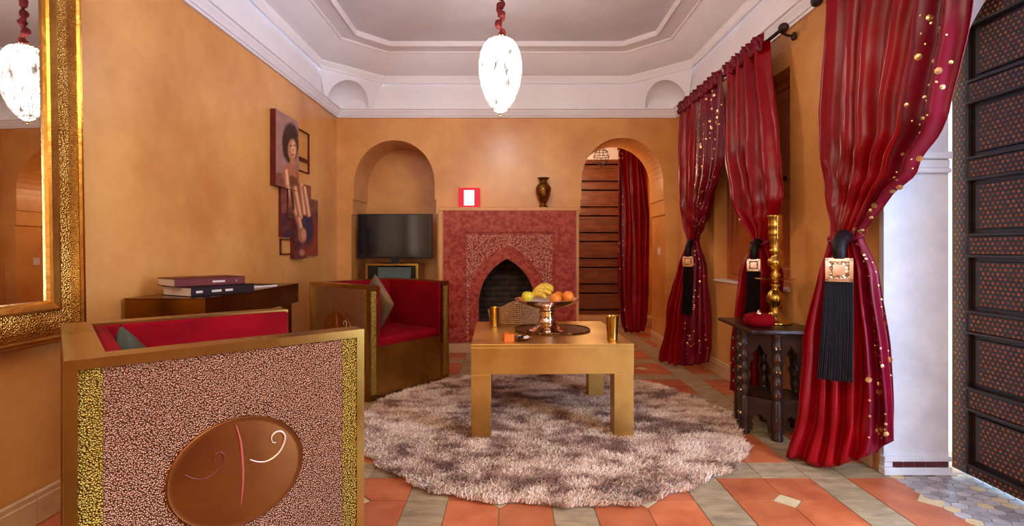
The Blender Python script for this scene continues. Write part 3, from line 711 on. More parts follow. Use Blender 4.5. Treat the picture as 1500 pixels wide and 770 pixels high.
# ---------------------------------------------------------------- armchairs
CW, CDp, CHt = 0.785, 0.716, 0.80
def side_panel(name, root, y_in, y_out, sx0, sx1, medal=True, axis='y'):
    """slab between local y_in and y_out (y_out is the outer face) from sx0 to sx1; axis 'x' swaps the roles"""
    sg = 1 if y_out > y_in else -1
    def bx(m_, a, b, c, d, z0, z1):
        c, d = sorted((c, d)); return m_.box(a, b, c, d, z0, z1) if axis == 'y' else m_.box(c, d, a, b, z0, z1)
    br = 0.024; o2 = y_out - sg*0.006
    m_ = MB(); bx(m_, sx0, sx1, y_in, o2, 0, CHt)
    for q in ((sx0, sx1, 0, br), (sx0, sx1, CHt-br, CHt), (sx0, sx0+br, br, CHt-br), (sx1-br, sx1, br, CHt-br)): bx(m_, q[0], q[1], o2, y_out, q[2], q[3])
    p = m_.build(name, 'brass_chair', root)
    w3 = 0.045
    bx(MB(), sx0+br, sx0+br+w3, o2-sg*0.001, o2+sg*0.002, br, CHt-br).build('gold_hammered_strip', 'hammer_gold', p)
    bx(MB(), sx1-br-w3, sx1-br, o2-sg*0.001, o2+sg*0.002, br, CHt-br).build('gold_hammered_strip', 'hammer_gold', p)
    bx(MB(), sx0+br+w3+0.001, sx1-br-w3-0.001, o2-sg*0.001, o2+sg*0.002, br, CHt-br).build('hammered_sheet', 'hammer', p)
    if medal:
        cx_ = (sx0+sx1)/2 + 0.0; cz_ = 0.454; n = 48; vs = []; fs = []
        for k, (r, t) in enumerate(((1.0, 0.001), (1.0, 0.007), (0.975, 0.011), (0.93, 0.009), (0.9, 0.010), (0.0001, 0.013))):
            for i in range(n):
                a = 2*PI*i/n; q = (cx_+0.168*r*math.cos(a), o2+sg*t, cz_+0.146*r*math.sin(a)); vs.append(q if axis == 'y' else (q[1], q[0], q[2]))
        for k in range(5):
            for i in range(n): j = (i+1) % n; fs.append((k*n+i, k*n+j, (k+1)*n+j, (k+1)*n+i))
        MB().add(vs, fs).build('medallion', 'medal', p, smooth='auto')
        # measured strokes, relative to medallion centre, in metres on the face
        def stroke(pts, r, m, nm):
            q = [(cx_+a, o2+sg*0.0125, cz_+b) for a, b in pts]
            if axis == 'x': q = [(b, a, c) for a, b, c in q]
            rad = [r*(0.45+0.9*math.sin(PI*(i+0.5)/len(q))) for i in range(len(q))]
            MB().tube(q, r, 6, rad).build(nm, m, p)
        stroke(SM(S_LINE), 0.0022, 'pink', 'engraved_line'); stroke(SM(S_R), 0.0020, 'creamline', 'engraved_curl'); stroke(SM(S_L), 0.0020, 'darkline', 'engraved_curl')
    return p
A_ = Vector((-0.991, 1.166)); B_ = Vector((-0.453, 1.638))
def onface(px, py):
    dx, dy = (B_-A_); k = (px-CX)/F
    t = (k*A_.y - A_.x)/(dx - k*dy); Z = A_.y+dy*t
    return ((t-0.5)*CDp, CH-(py-CY)*Z/F-0.454)
S_LINE = [onface(*p) for p in ((349.5, 620), (354, 634), (357, 648), (359, 670), (360, 694), (359, 715), (357, 735))]
S_R = [onface(*p) for p in ((370, 670), (380, 673), (392, 673), (404, 667), (414, 657), (420, 643), (420, 634), (414, 629), (406, 631), (401, 638), (403, 645), (408, 645))]
S_L = [onface(*p) for p in ((276, 692), (288, 697), (300, 698), (312, 694), (322, 686), (330, 674), (332, 665), (328, 659), (320, 662), (317, 669), (321, 674))]
def SM(pts):
    out = []
    for i in range(len(pts)-1):
        p0, p1, p2, p3 = [Vector(pts[max(0, min(len(pts)-1, j))]) for j in (i-1, i, i+1, i+2)]
        for k in range(4):
            t = k/4; out.append(tuple(0.5*((2*p1)+(p2-p0)*t+(2*p0-5*p1+4*p2-p3)*t*t+(3*p1-p0-3*p2+p3)*t**3)))
    return out + [tuple(pts[-1])]
def armchair(loc, rz, label):
    t = thing('armchair', label, 'armchair', loc, rz, 'brass box armchairs with red velvet lining')
    hx, hy, th = CDp/2, CW/2, 0.078
    side_panel('arm', t, -hy+th, -hy, -hx, hx)
    side_panel('arm', t, hy-th, hy, -hx, hx)
    side_panel('back', t, -hx+th, -hx, -hy+th+0.0005, hy-th-0.0005, medal=False, axis='x')
    for s in (-1, 1):
        y0, y1 = sorted((s*(hy-0.018), s*(hy-th+0.018)))
        MB().box(hx-0.001, hx+0.003, y0, y1, 0.05, CHt-0.04).build('arm_front_strip', 'hammer_gold', t)
        a, b = sorted((s*(hy-th-0.001), s*(hy-th-0.026)))
        MB().box(-hx+th+0.026, hx-0.006, a, b, 0.36, CHt-0.006).build('arm_lining', 'velvet', t, bev=0.008)
    MB().box(-hx+th+0.001, -hx+th+0.04, -hy+th+0.001, hy-th-0.001, 0.36, CHt-0.006).build('back_lining', 'velvet', t, bev=0.01)
    MB().box(-hx+th+0.04, hx-0.012, -hy+th+0.026, hy-th-0.026, 0.355, 0.43).build('seat_cushion', 'velvet', t, bev=0.022, smooth=True)
    MB().box(hx-0.035, hx-0.006, -hy+th, hy-th, 0.0, 0.372).build('front_panel', 'brass_chair', t, bev=0.003)
    MB().box(-hx+th, hx-0.035, -hy+th, hy-th, 0.30, 0.354).build('seat_base', 'dark', t)
    return t
armchair((-0.986, 1.689, 0), math.radians(41.3), 'nearest brass armchair with hammered side and oval medallion, red velvet inside')
armchair((-1.014, 4.078, 0), math.radians(-37.1), 'far brass armchair with red velvet seat facing the coffee table')
def cushion(label, m, center, rot, size, th):
    t = MB(); n = 24; vs = []; fs = []
    for sg in (1, -1):
        for i in range(n+1):
            for j in range(n+1):
                s = 2*i/n-1; q = 2*j/n-1
                k = (max(0, 1-s*s)*max(0, 1-q*q))**0.42
                pin = 1-0.07*(1-s*s)*abs(q)**3 ; pin2 = 1-0.07*(1-q*q)*abs(s)**3
                vs.append((s*size/2*pin2, q*size/2*pin, sg*th/2*k))
    for b in (0, (n+1)**2):
        for i in range(n):
            for j in range(n): fs.append((b+i*(n+1)+j, b+i*(n+1)+j+1, b+(i+1)*(n+1)+j+1, b+(i+1)*(n+1)+j))
    t.add(vs, fs).xf(rot)
    o = t.build('cushion', m, smooth=True); o.location = center; tag(o, label, 'cushion')
    return o
def diamond(yaw, lean):      # stands on a corner, faces direction yaw, leaning back by lean
    return Matrix.Rotation(yaw, 4, 'Z') @ Matrix.Rotation(PI/2-lean, 4, 'Y') @ Matrix.Rotation(PI/4, 4, 'Z')
cushion('green-grey satin cushion standing on its corner inside the nearest armchair', 'cush', (-1.155, 1.60, 0.635), diamond(math.radians(10), 0.22), 0.27, 0.09)
cushion('grey satin cushion with golden light in its colour, leaning on the arm of the far armchair', 'cush2', (-0.985, 3.86, 0.655), diamond(math.radians(46), 0.10), 0.31, 0.10)

# ---------------------------------------------------------------- rug
RC = (0.22, 3.23); RR = 1.14
rm = bpy.data.materials.new('shaggy_rug'); rm.use_nodes = True; nt = rm.node_tree; b = nt.nodes['Principled BSDF']; b.inputs['Roughness'].default_value = 0.6; b.inputs['Sheen Weight'].default_value = 0.3
an = nt.nodes.new('ShaderNodeAttribute'); an.attribute_name = 'Col'; nt.links.new(an.outputs['Color'], b.inputs['Base Color'])
def edge(a): return RR*(1+0.012*math.sin(a*9+1)+0.010*math.sin(a*23)+0.006*math.sin(a*51))
m_ = MB(); m_.plate([(RC[0]+0.985*edge(2*PI*i/120)*math.cos(2*PI*i/120), RC[1]+0.985*edge(2*PI*i/120)*math.sin(2*PI*i/120)) for i in range(120)], [], 0.001, 0.014, 'z')
rug = m_.build('round_rug', mat('rug_backing', (130, 104, 90), rough=0.9)); tag(rug, 'round shaggy mottled beige and brown rug under the coffee table', 'rug')
N = 130000
rr_ = np.sqrt(np.random.rand(N))*RR; th_ = np.random.rand(N)*2*PI
ef = 1+0.012*np.sin(th_*9+1)+0.010*np.sin(th_*23)+0.006*np.sin(th_*51)
bx_ = RC[0]+rr_*ef*np.cos(th_); by_ = RC[1]+rr_*ef*np.sin(th_)
ln_ = 0.013+0.010*np.random.rand(N)
sw = np.array([noise.noise(Vector((x*3.2, y*3.2, 2.0)))*3.0 for x, y in zip(bx_, by_)])
lx = np.cos(sw)*0.35 + np.random.randn(N)*0.45 + 0.25*np.cos(th_)*(rr_/RR)**4; ly = np.sin(sw)*0.35 + np.random.randn(N)*0.45 + 0.25*np.sin(th_)*(rr_/RR)**4
lx *= ln_*1.25; ly *= ln_*1.25
wd = 0.0034
wa = np.random.rand(N)*PI; wx = np.cos(wa)*wd; wy = np.sin(wa)*wd
Vt = np.zeros((N, 5, 3)); z0 = 0.011
Vt[:, 0] = np.stack([bx_-wx, by_-wy, np.full(N, z0)], 1); Vt[:, 1] = np.stack([bx_+wx, by_+wy, np.full(N, z0)], 1)
Vt[:, 2] = np.stack([bx_+wx*.8+lx*.4, by_+wy*.8+ly*.4, z0+ln_*.7], 1); Vt[:, 3] = np.stack([bx_-wx*.8+lx*.4, by_-wy*.8+ly*.4, z0+ln_*.7], 1)
Vt[:, 4] = np.stack([bx_+lx, by_+ly, z0+ln_], 1)
fs = []
me = bpy.data.meshes.new('rug_pile'); me.vertices.add(N*5); me.vertices.foreach_set('co', Vt.reshape(-1))
base = (np.arange(N)*5)[:, None]; quads = base+np.array([0, 1, 2, 3]); tris = base+np.array([3, 2, 4])
loops = np.concatenate([quads.reshape(-1), tris.reshape(-1)]); me.loops.add(len(loops)); me.loops.foreach_set('vertex_index', loops)
me.polygons.add(2*N); me.polygons.foreach_set('loop_start', np.concatenate([np.arange(N)*4, N*4+np.arange(N)*3])); me.update(calc_edges=True)
at = me.color_attributes.new('Col', 'FLOAT_COLOR', 'POINT')
c_l = np.array(lin((244, 216, 188))); c_m = np.array(lin((206, 166, 138))); c_d = np.array(lin((136, 94, 76)))
pat = np.array([0.65*noise.noise(Vector((x*2.6, y*3.4, 9.0))) + 0.75*noise.noise(Vector((x*8, y*11, 4.0))) + 0.32*noise.noise(Vector((x*26, y*34, 1.0))) for x, y in zip(bx_, by_)]) + np.random.randn(N)*0.08 + 0.07
rad = rr_/RR; pat += np.clip((rad-0.88)*2.5, 0, 0.25)
k1 = np.clip(pat/0.35, 0, 1)[:, None]; k2 = np.clip((-pat)/0.30, 0, 1)[:, None]
cc = c_m*(1-k1)*(1-k2)+c_l*k1+c_d*k2*(1-k1)
ca = np.ones((N, 5, 4)); ca[:, :, :3] = cc[:, None, :]; at.data.foreach_set('color', ca.reshape(-1))
me.materials.append(rm); pile = bpy.data.objects.new('rug_pile', me); COL.objects.link(pile); pile.parent = rug; pile['kind'] = 'stuff'

# ---------------------------------------------------------------- coffee table
TZ = 0.532; tw = 0.447
tb = thing('coffee_table', 'square brass coffee table with thick legs on the round rug', 'table', (0.222, 3.285, 0.015), math.radians(1.6))
MB().box(-tw, tw, -tw, tw, TZ-0.165-0.015, TZ-0.018-0.015).build('apron', 'brass_table', tb, bev=0.0012)
MB().box(-tw, tw, -tw, tw, TZ-0.0178-0.015, TZ-0.015).build('table_top', 'brass_table', tb, bev=0.0012)
for sx in (-1, 1):
    for sy in (-1, 1):
        a, b_ = sorted((sx*(tw-0.001), sx*(tw-0.108))); c, d = sorted((sy*(tw-0.001), sy*(tw-0.108)))
        MB().box(a, b_, c, d, 0, TZ-0.166-0.015).build('leg', 'brass_table', tb, bev=0.0012)
def onz(px, py, z):
    Z = (CH-z)*F/(py-CY); return ((px-CX)*Z/F, Z)
ty = thing('tray', 'flat engraved metal tray under the fruit stand', 'tray', (0.27, 3.33, TZ))
MB().plate([(0.235*math.cos(a)*(1+0.06*abs(math.sin(2*a))), 0.20*math.sin(a)*(1+0.06*abs(math.sin(2*a)))) for a in [2*PI*i/64 for i in range(64)]], [], 0, 0.006, 'z').build('plate', 'tray', ty)
m_ = MB(); m_.tube([(0.235*math.cos(a)*(1+0.06*abs(math.sin(2*a))), 0.20*math.sin(a)*(1+0.06*abs(math.sin(2*a))), 0.008) for a in [2*PI*i/64 for i in range(65)]], 0.005, 6).build('rolled_rim', 'tray', ty)
BX, BY, BZ = 0.235, 3.27, TZ+0.006
bw = thing('fruit_stand', 'silver pedestal fruit bowl at the centre of the coffee table', 'bowl', (BX, BY, BZ))
MB().lathe([(0.118, 0), (0.120, 0.006), (0.108, 0.012), (0.092, 0.018), (0.070, 0.03), (0.060, 0.045), (0.062, 0.052), (0.056, 0.058), (0.050, 0.080), (0.048, 0.11), (0.052, 0.116), (0.052, 0.124), (0.044, 0.132), (0.05, 0.142)], n=40).build('pedestal', 'silver', bw, smooth='auto')
MB().lathe([(0.05, 0.14), (0.09, 0.147), (0.14, 0.162), (0.18, 0.182), (0.203, 0.198), (0.207, 0.201), (0.202, 0.203), (0.18, 0.190), (0.14, 0.170), (0.09, 0.156), (0.001, 0.152)], n=48, cap=False, wob=lambda a, z: 1+(0.012*math.sin(a*16) if z > 0.18 else 0)).build('dish', 'silver', bw, smooth='auto')
fz = BZ+0.158
ap = thing('apple', 'yellow apple at the left of the fruit bowl', 'fruit', (BX-0.125, BY-0.03, fz+0.018))
MB().lathe([(0.001, 0.006), (0.014, 0.001), (0.026, 0.008), (0.037, 0.030), (0.038, 0.045), (0.031, 0.064), (0.018, 0.072), (0.008, 0.067), (0.001, 0.060)], n=24).build('flesh', 'apple', ap, smooth=True)
MB().tube([(0, 0, 0.058), (0.003, 0, 0.072), (0.006, 0.002, 0.084)], 0.0018, 6).build('stem', 'brown', ap)
for dx, dy, dz, lb in ((0.045, -0.075, 0.012, 'orange in front of the bananas in the bowl'), (0.128, -0.02, 0.022, 'orange at the right end of the fruit bowl'), (0.075, 0.06, 0.012, 'orange partly behind the bananas at back of the bowl')):
    o = thing('orange', lb, 'fruit', (BX+dx, BY+dy, fz+dz), 0, 'oranges in the fruit bowl')
    MB().ball((0, 0, 0.036), 0.038, 0.038, 0.036).build('peel', 'orange', o, smooth=True)
    MB().ball((0.004, 0, 0.071), 0.004, 0.004, 0.002, 8, 4).build('stem_button', 'brown', o)
bn = thing('banana_bunch', 'bunch of ripe speckled bananas heaped in the fruit bowl', 'fruit', (BX-0.02, BY, fz+0.01))
for k, (ang, tilt, ofs) in enumerate(((-0.25, 0.0, (-0.045, -0.055, 0.012)), (-0.05, 0.1, (-0.015, -0.045, 0.028)), (0.12, 0.2, (0.0, -0.012, 0.045)), (0.25, 0.3, (0.01, 0.02, 0.05)), (0.4, 0.35, (0.018, 0.05, 0.04)))):
    pts = []; rads = []
    for i in range(17):
        t = i/16; a = PI*(0.98-0.80*t)
        x = 0.068*math.cos(a)*1.0; z = 0.072*math.sin(a)
        p = Matrix.Rotation(ang*1.6, 3, 'Z') @ Vector((x, 0.01*math.sin(t*3), z*(0.75+0.1*k*0.5))); p += Vector(ofs); pts.append(p)
        rads.append(0.0165*min(1, (min(t, 1-t)*7+0.25)) if 0 < i < 16 else 0.004)
    MB().tube(pts, 0.016, 7, rads).build('banana', 'banana', bn, smooth=True)
MB().tube([(0.06, 0.0, 0.06), (0.072, 0.0, 0.052), (0.082, 0.0, 0.04)], 0.009, 7).build('stem', 'brown', bn)
for (px, py, s, lb) in ((724.5, 477.5, 0.92, 'gold beaker at the back left of the coffee table'), (897, 498, 1.0, 'gold beaker at the front right corner of the coffee table')):
    x, y = onz(px, py, TZ); c = thing('beaker', lb, 'cup', (x, y, TZ), 0, 'gold beakers on the coffee table')
    MB().lathe([(0.028*s, 0), (0.030*s, 0.004), (0.029*s, 0.012), (0.037*s, 0.132*s), (0.039*s, 0.138*s), (0.036*s, 0.140*s), (0.034*s, 0.13*s), (0.027*s, 0.02), (0.001, 0.016)], n=28).build('body', 'gold', c, smooth='auto')
    MB().lathe([(0.001, 0.118*s), (0.0335*s, 0.118*s), (0.0335*s, 0.122*s), (0.001, 0.122*s)], n=24).build('filling', 'paper', c)
# woven basket
bk = thing('bread_basket', 'low woven basket with rounded ends at the back of the coffee table', 'basket', (0.035, 3.645, TZ))
m_ = MB(); nseg = 56
def be(t, lvl): return (0.17*math.cos(t)*(1+0.10*lvl), 0.058*math.sin(t)*(1+0.12*lvl))
for j in range(11):
    lvl = j/10; pts = []
    for i in range(nseg+1):
        t = 2*PI*i/nseg; x, y = be(t, lvl); hz = 0.085 + 0.055*math.exp(-((x-0.01)/0.09)**2) ; o_ = 0.002*math.sin(i*PI + j*PI)
        pts.append((x*(1+o_*3), y+o_, 0.005+hz*lvl))
    m_.tube(pts, 0.0048, 5)
for i in range(nseg):
    t = 2*PI*i/nseg; pts = []
    for j in range(6):
        lvl = j/5; x, y = be(t, lvl); hz = 0.085+0.055*math.exp(-((x-0.01)/0.09)**2); pts.append((x, y, 0.004+hz*lvl))
    m_.tube(pts, 0.003, 4)
m_.build('woven_wall', 'wicker', bk, smooth=True); MB().plate([be(2*PI*i/40, 0) for i in range(40)], [], 0.001, 0.006, 'z').build('base', 'wicker', bk)
x, y = onz(744, 499, TZ); tl = thing('tealight_holder', 'small square amber glass tealight holder near front edge of coffee table', 'candle holder', (x, y, TZ), 0.3)
MB().plate([(-0.028, -0.028), (0.028, -0.028), (0.028, 0.028), (-0.028, 0.028)], [[(-0.023, -0.023), (-0.023, 0.023), (0.023, 0.023), (0.023, -0.023)]], 0.003, 0.042, 'z').build('glass_wall', 'amber', tl)
MB().box(-0.028, 0.028, -0.028, 0.028, 0, 0.004).build('base', 'amber', tl); MB().lathe([(0.02, 0.004), (0.02, 0.024), (0.001, 0.024)], n=16).build('candle', 'amber', tl)
x, y = onz(766, 498, TZ); dh = thing('small_dish', 'small pale dish of dark sweets beside the amber tealight', 'dish', (x, y, TZ))
MB().lathe([(0.025, 0), (0.03, 0.003), (0.055, 0.016), (0.057, 0.018), (0.052, 0.018), (0.028, 0.006), (0.001, 0.006)], n=28).build('saucer', 'silver', dh, smooth='auto')
for a, b_, c in ((-0.018, -0.01, 0), (0.012, -0.015, 1), (0.0, 0.012, 0), (0.024, 0.008, 1), (-0.02, 0.016, 1)):
    MB().ball((a, b_, 0.017), 0.012, 0.010, 0.009, 10, 6).build('sweet', 'book_dark' if c == 0 else 'paper', dh, smooth=True)

# ---------------------------------------------------------------- carved side table
st = thing('side_table', 'dark carved wooden side table between the two red curtains', 'table', (1.515, 3.02, 0))
MB().plate([(-0.195, -0.185), (0.20, -0.205), (0.212, 0.34), (-0.155, 0.375)], [], 0.585, 0.606, 'z').build('table_top', 'darkwood', st, bev=0.005)
Rh = 0.178; A0 = math.radians(254)
hv = [Vector((Rh*math.cos(A0+i*PI/3), Rh*math.sin(A0+i*PI/3))) for i in range(6)]
for i in range(6):
    a, b_ = hv[i], hv[(i+1) % 6]; d = (b_-a).normalized(); Ls = (b_-a).length; nrm = Vector((d.y, -d.x))
    mt = Matrix(((d.x, nrm.x, 0, a.x), (d.y, nrm.y, 0, a.y), (0, 0, 1, 0), (0, 0, 0, 1)))
    e = 0.02; top = [(e, 0.585), (e, 0.40)]
    key = [(0.03, 0.30), (0.042, 0.34), (0.030, 0.37), (0.036, 0.41), (0.055, 0.43), (0.05, 0.46), (0.07, 0.49), (Ls/2, 0.52)]
    kk = key + [(Ls-x, z) for x, z in key[-2::-1]]
    up_ = MB().plate([(e, 0.24)] + [(0.028, 0.24)] + kk + [(Ls-0.028, 0.24), (Ls-e, 0.24), (Ls-e, 0.585), (e, 0.585)], [], -0.008, 0.006, 'y').xf(mt).build('arched_panel', 'darkwood', st)
    lo = [(e, 0.03), (0.045, 0.03), (0.05, 0.06), (0.04, 0.075), (0.055, 0.105), (Ls/2, 0.125), (Ls-0.055, 0.105), (Ls-0.04, 0.075), (Ls-0.05, 0.06), (Ls-0.045, 0.03), (Ls-e, 0.03), (Ls-e, 0.20), (e, 0.20)]
    MB().plate(lo, [], -0.008, 0.004, 'y').xf(mt).build('base_skirt', 'darkwood', st)
    MB().box(0.012, Ls-0.012, -0.012, 0.010, 0.197, 0.215).xf(mt).build('skirt_moulding', 'darkwood', st)
    # turned and carved corner post, with inlay studs facing outward
    o_ = a.normalized()
    prof_ = [(0.030, 0), (0.032, 0.02), (0.026, 0.035), (0.030, 0.07), (0.030, 0.20), (0.024, 0.215)]
    z = 0.215
    while z < 0.54: prof_ += [(0.022, z+0.008), (0.030, z+0.025), (0.030, z+0.045), (0.022, z+0.062)]; z += 0.065
    prof_ += [(0.026, 0.56), (0.028, 0.585)]
    pst = MB().lathe(prof_, c=(a.x, a.y, 0), n=10).build('corner_post', 'darkwood', st, smooth='auto')
    s_ = MB()
    for z in (0.12, 0.25, 0.315, 0.38, 0.445, 0.51):
        for q in (-0.009, 0.009):
            c = Vector((a.x, a.y)) + o_*0.030 + Vector((-o_.y, o_.x))*q; s_.ball((c.x, c.y, z), 0.006, 0.006, 0.009, 6, 4)
    s_.build('inlay_studs', 'plaque', pst, kind='stuff')
MB().plate([tuple(v*1.10) for v in hv], [], 0.565, 0.585, 'z').build('frieze_moulding', 'darkwood', st, bev=0.004)
MB().plate([tuple(v*0.9) for v in hv], [], 0.20, 0.212, 'z').build('lower_shelf', 'darkwood', st)
cn = thing('candlestick', 'tall turned brass candlestick standing on the carved side table', 'candlestick', (1.59, 3.11, 0.606))
pr = [(0.098, 0), (0.10, 0.006), (0.095, 0.014), (0.072, 0.022), (0.066, 0.034), (0.05, 0.048), (0.03, 0.062), (0.022, 0.075), (0.026, 0.086), (0.020, 0.096), (0.032, 0.115), (0.043, 0.135), (0.045, 0.155), (0.036, 0.178), (0.020, 0.20), (0.016, 0.215), (0.026, 0.228), (0.016, 0.24), (0.014, 0.262), (0.018, 0.27),
      (0.028, 0.29), (0.014, 0.31), (0.02, 0.33), (0.036, 0.35), (0.04, 0.365), (0.034, 0.385), (0.018, 0.40), (0.016, 0.415), (0.03, 0.43), (0.03, 0.438), (0.02, 0.452), (0.028, 0.47), (0.022, 0.485), (0.034, 0.50), (0.036, 0.515), (0.034, 0.53), (0.037, 0.535), (0.033, 0.545), (0.033, 0.575), (0.037, 0.582), (0.034, 0.59), (0.034, 0.625), (0.038, 0.64), (0.038, 0.648), (0.028, 0.648), (0.027, 0.60)]
MB().lathe([(a*(1.13 if b > 0.05 else 0.9), b) for a, b in pr], n=32).build('stem', 'gold', cn, smooth=True)
MB().lathe([(0.014, 0.263), (0.112, 0.266), (0.114, 0.269), (0.112, 0.270), (0.014, 0.268)], n=40).build('drip_pan', 'gold', cn, smooth='auto')
x, y = 1.435, 2.99
pc = thing('velvet_pouch', 'round red velvet pouch with silver tip on the carved side table', 'pouch', (x, y, 0.606))
MB().lathe([(0.001, 0), (0.06, 0.002), (0.082, 0.02), (0.086, 0.042), (0.076, 0.064), (0.05, 0.076), (0.025, 0.070), (0.001, 0.066)], n=40, wob=lambda a, z: 1+0.05*math.cos(a*8)).build('body', 'velvet', pc, smooth=True)
MB().lathe([(0.001, 0.064), (0.016, 0.066), (0.018, 0.075), (0.009, 0.086), (0.003, 0.096), (0.001, 0.097)], n=12).build('metal_tip', 'silver', pc, smooth=True)

# ---------------------------------------------------------------- curtains
def interp(keys, z):
    keys = sorted(keys); 
    if z <= keys[0][0]: return Vector(keys[0][1:3])
    if z >= keys[-1][0]: return Vector(keys[-1][1:3])
    for i in range(len(keys)-1):
        if keys[i][0] <= z <= keys[i+1][0]:
            p = [Vector(keys[max(0, min(len(keys)-1, j))][1:3]) for j in (i-1, i, i+1, i+2)]
            t = (z-keys[i][0])/(keys[i+1][0]-keys[i][0]); t = t*t*(3-2*t)*0.5+t*0.5
            return p[1]*(1-t)+p[2]*t
def curtain(label, KL, KR, ztop, knot, nf, amp, useq, seqs, group, seed, hem=(0.02, 0.02), base=(0, 0), ruffle=True, seqside='R', nseq=170, srange=(0.004, 0.011), xmax=1.74):
    """KL/KR: (z, x, y) of the two edges from floor to rod; useq = where along the width the sequinned organza begins"""
    rnd = random.Random(seed); ph = [rnd.uniform(0, 6.28) for _ in range(8)]
    root = thing('curtain', label, 'curtain', (KL[0][1], KL[0][2], 0), 0, group)
    nu, nv = 230, 110
    def P(u, v):
        zb = hem[0]*(1-u)+hem[1]*max(0, (u-0.35)/0.65)**1.5 + 0.015*abs(math.sin(PI*u*nf+ph[3]))
        z = zb+(ztop-zb)*v
        L_, R_ = interp(KL, z), interp(KR, z); d = R_-L_; w_ = d.length; dn = d.normalized(); nrm = Vector((dn.y, -dn.x))
        if nrm.x > 0: nrm = -nrm          # towards the room
        k = knot and math.exp(-((z-knot)/0.20)**2) or 0
        uu = u + 0.018*math.sin(2*PI*(u*1.7+z*0.7)+ph[0]) * (1-k)
        f = math.sin(2*PI*nf*uu+ph[1]+0.3*math.sin(z*1.6+ph[2])) + 0.22*math.sin(2*PI*nf*2.1*uu+ph[4]+z*0.8) + 0.3*math.sin(2*PI*nf*0.45*uu+ph[5])
        f = math.copysign(abs(f)**0.8, f)
        env = amp*(0.75+0.25*math.sin(z*1.3+ph[6]))*(1-0.55*k)
        if knot and z < knot: env *= 1.15
        p = L_+d*u+nrm*env*f
        # diagonal drag creases near the tie
        if knot:
            e = math.exp(-((z-knot-0.22)/0.22)**2)
            p += nrm*0.006*e*math.sin(26*(z+0.8*u*w_)+ph[7]+2*math.sin(u*5))
            e2 = math.exp(-((z-0.12)/0.16)**2); p += nrm*0.010*e2*math.sin(22*(z-0.6*u)+ph[2]+3*math.sin(u*7+ph[1]))
        p += nrm*0.004*noise.noise(Vector((u*w_*14, z*9, seed)))
        if p.x > xmax: p.x = xmax
        return Vector((p.x, p.y, z))
    def sheet(u0, u1, name, m):
        n = max(8, int(nu*(u1-u0))); vs = []; fs = []
        for j in range(nv+1):
            for i in range(n+1): vs.append(P(u0+(u1-u0)*i/n, j/nv))
        for j in range(nv):
            for i in range(n): fs.append((j*(n+1)+i, j*(n+1)+i+1, (j+1)*(n+1)+i+1, (j+1)*(n+1)+i))
        o = MB().add(vs, fs).build(name, m, root, smooth=True, world=True)
        s = o.modifiers.new('thickness', 'SOLIDIFY'); s.thickness = 0.003; s.offset = 0
        return o
    if useq[0] > 0: sheet(0, useq[0], 'satin_panel', 'satin')
    sheet(useq[0], useq[1], 'sequin_panel', 'satin_dark')
    if useq[1] < 1: sheet(useq[1], 1, 'satin_panel', 'satin')
    m_ = MB()
    for k in range(nseq):
        u = rnd.uniform(*seqs); v = rnd.uniform(0.02, 0.97); p = P(u, v); q = P(u+0.004, v)-p; s = P(u, v+0.004)-p
        n_ = q.cross(s).normalized(); 
        if n_.x > 0: n_ = -n_
        a = q.normalized(); b_ = n_.cross(a).normalized(); r = srange[0]+(srange[1]-srange[0])*rnd.random()**2.2
        c = p+n_*0.0035; nn = 7
        m_.add([c+a*r*math.cos(2*PI*i/nn)+b_*r*math.sin(2*PI*i/nn) for i in range(nn)]+[c+n_*0.0015], [(i, (i+1) % nn, nn) for i in range(nn)])
    m_.build('sequins', 'sequin', root, world=True, kind='stuff')
    if ruffle:
        vs = []; fs = []; n = 150; a = interp(KL, ztop); b_ = interp(KR, ztop); d = b_-a; nrm = Vector((d.y, -d.x)).normalized()
        if nrm.x > 0: nrm = -nrm
        for j, (h, am) in enumerate(((-0.07, 0.022), (-0.045, 0.034), (-0.02, 0.03), (0.0, 0.036), (0.025, 0.04))):
            for i in range(n+1):
                u = i/n; q = a+d*u+nrm*(am*(0.6+0.6*math.sin(u*nf*2.6*2*PI+j*0.35+ph[1])+0.25*math.sin(u*nf*7*PI)))
                vs.append((min(q.x, xmax), q.y, ztop+h+0.006*math.sin(u*60+j)))
        for j in range(4):
            for i in range(n): fs.append((j*(n+1)+i, j*(n+1)+i+1, (j+1)*(n+1)+i+1, (j+1)*(n+1)+i))
        o = MB().add(vs, fs).build('gathered_header', 'satin_dark', root, smooth=True, world=True)
        s = o.modifiers.new('thickness', 'SOLIDIFY'); s.thickness = 0.003
    return root, P
G = 'red satin curtains tied back along the right wall'
KL1 = [(0, 1.38, 4.86), (0.4, 1.44, 4.82), (0.9, 1.56, 4.78), (1.12, 1.625, 4.74), (1.35, 1.62, 4.87), (1.75, 1.62, 4.98), (2.38, 1.62, 4.92)]
KR1 = [(0, 1.67, 4.34), (0.4, 1.68, 4.36), (0.9, 1.67, 4.40), (1.12, 1.64, 4.52), (1.35, 1.62, 4.20), (1.75, 1.61, 3.93), (2.38, 1.62, 3.93)]
curtain('farthest red curtain on right wall, sequinned half, tied back beside the back corner', KL1, KR1, 2.39, 1.12, 7, 0.030, (0.42, 1.0), (0.45, 0.99), G, 3, hem=(0.01, 0.10), nseq=420, srange=(0.005, 0.012))
KL2 = [(0, 1.50, 3.50), (0.4, 1.50, 3.50), (0.9, 1.56, 3.50), (1.10, 1.635, 3.46), (1.35, 1.62, 3.72), (1.75, 1.62, 3.88), (2.38, 1.62, 3.84)]
KR2 = [(0, 1.68, 3.27), (0.55, 1.70, 3.27), (0.75, 1.70, 3.235), (0.9, 1.70, 3.23), (1.10, 1.65, 3.33), (1.35, 1.63, 3.13), (1.75, 1.62, 3.15), (2.38, 1.62, 3.28)]
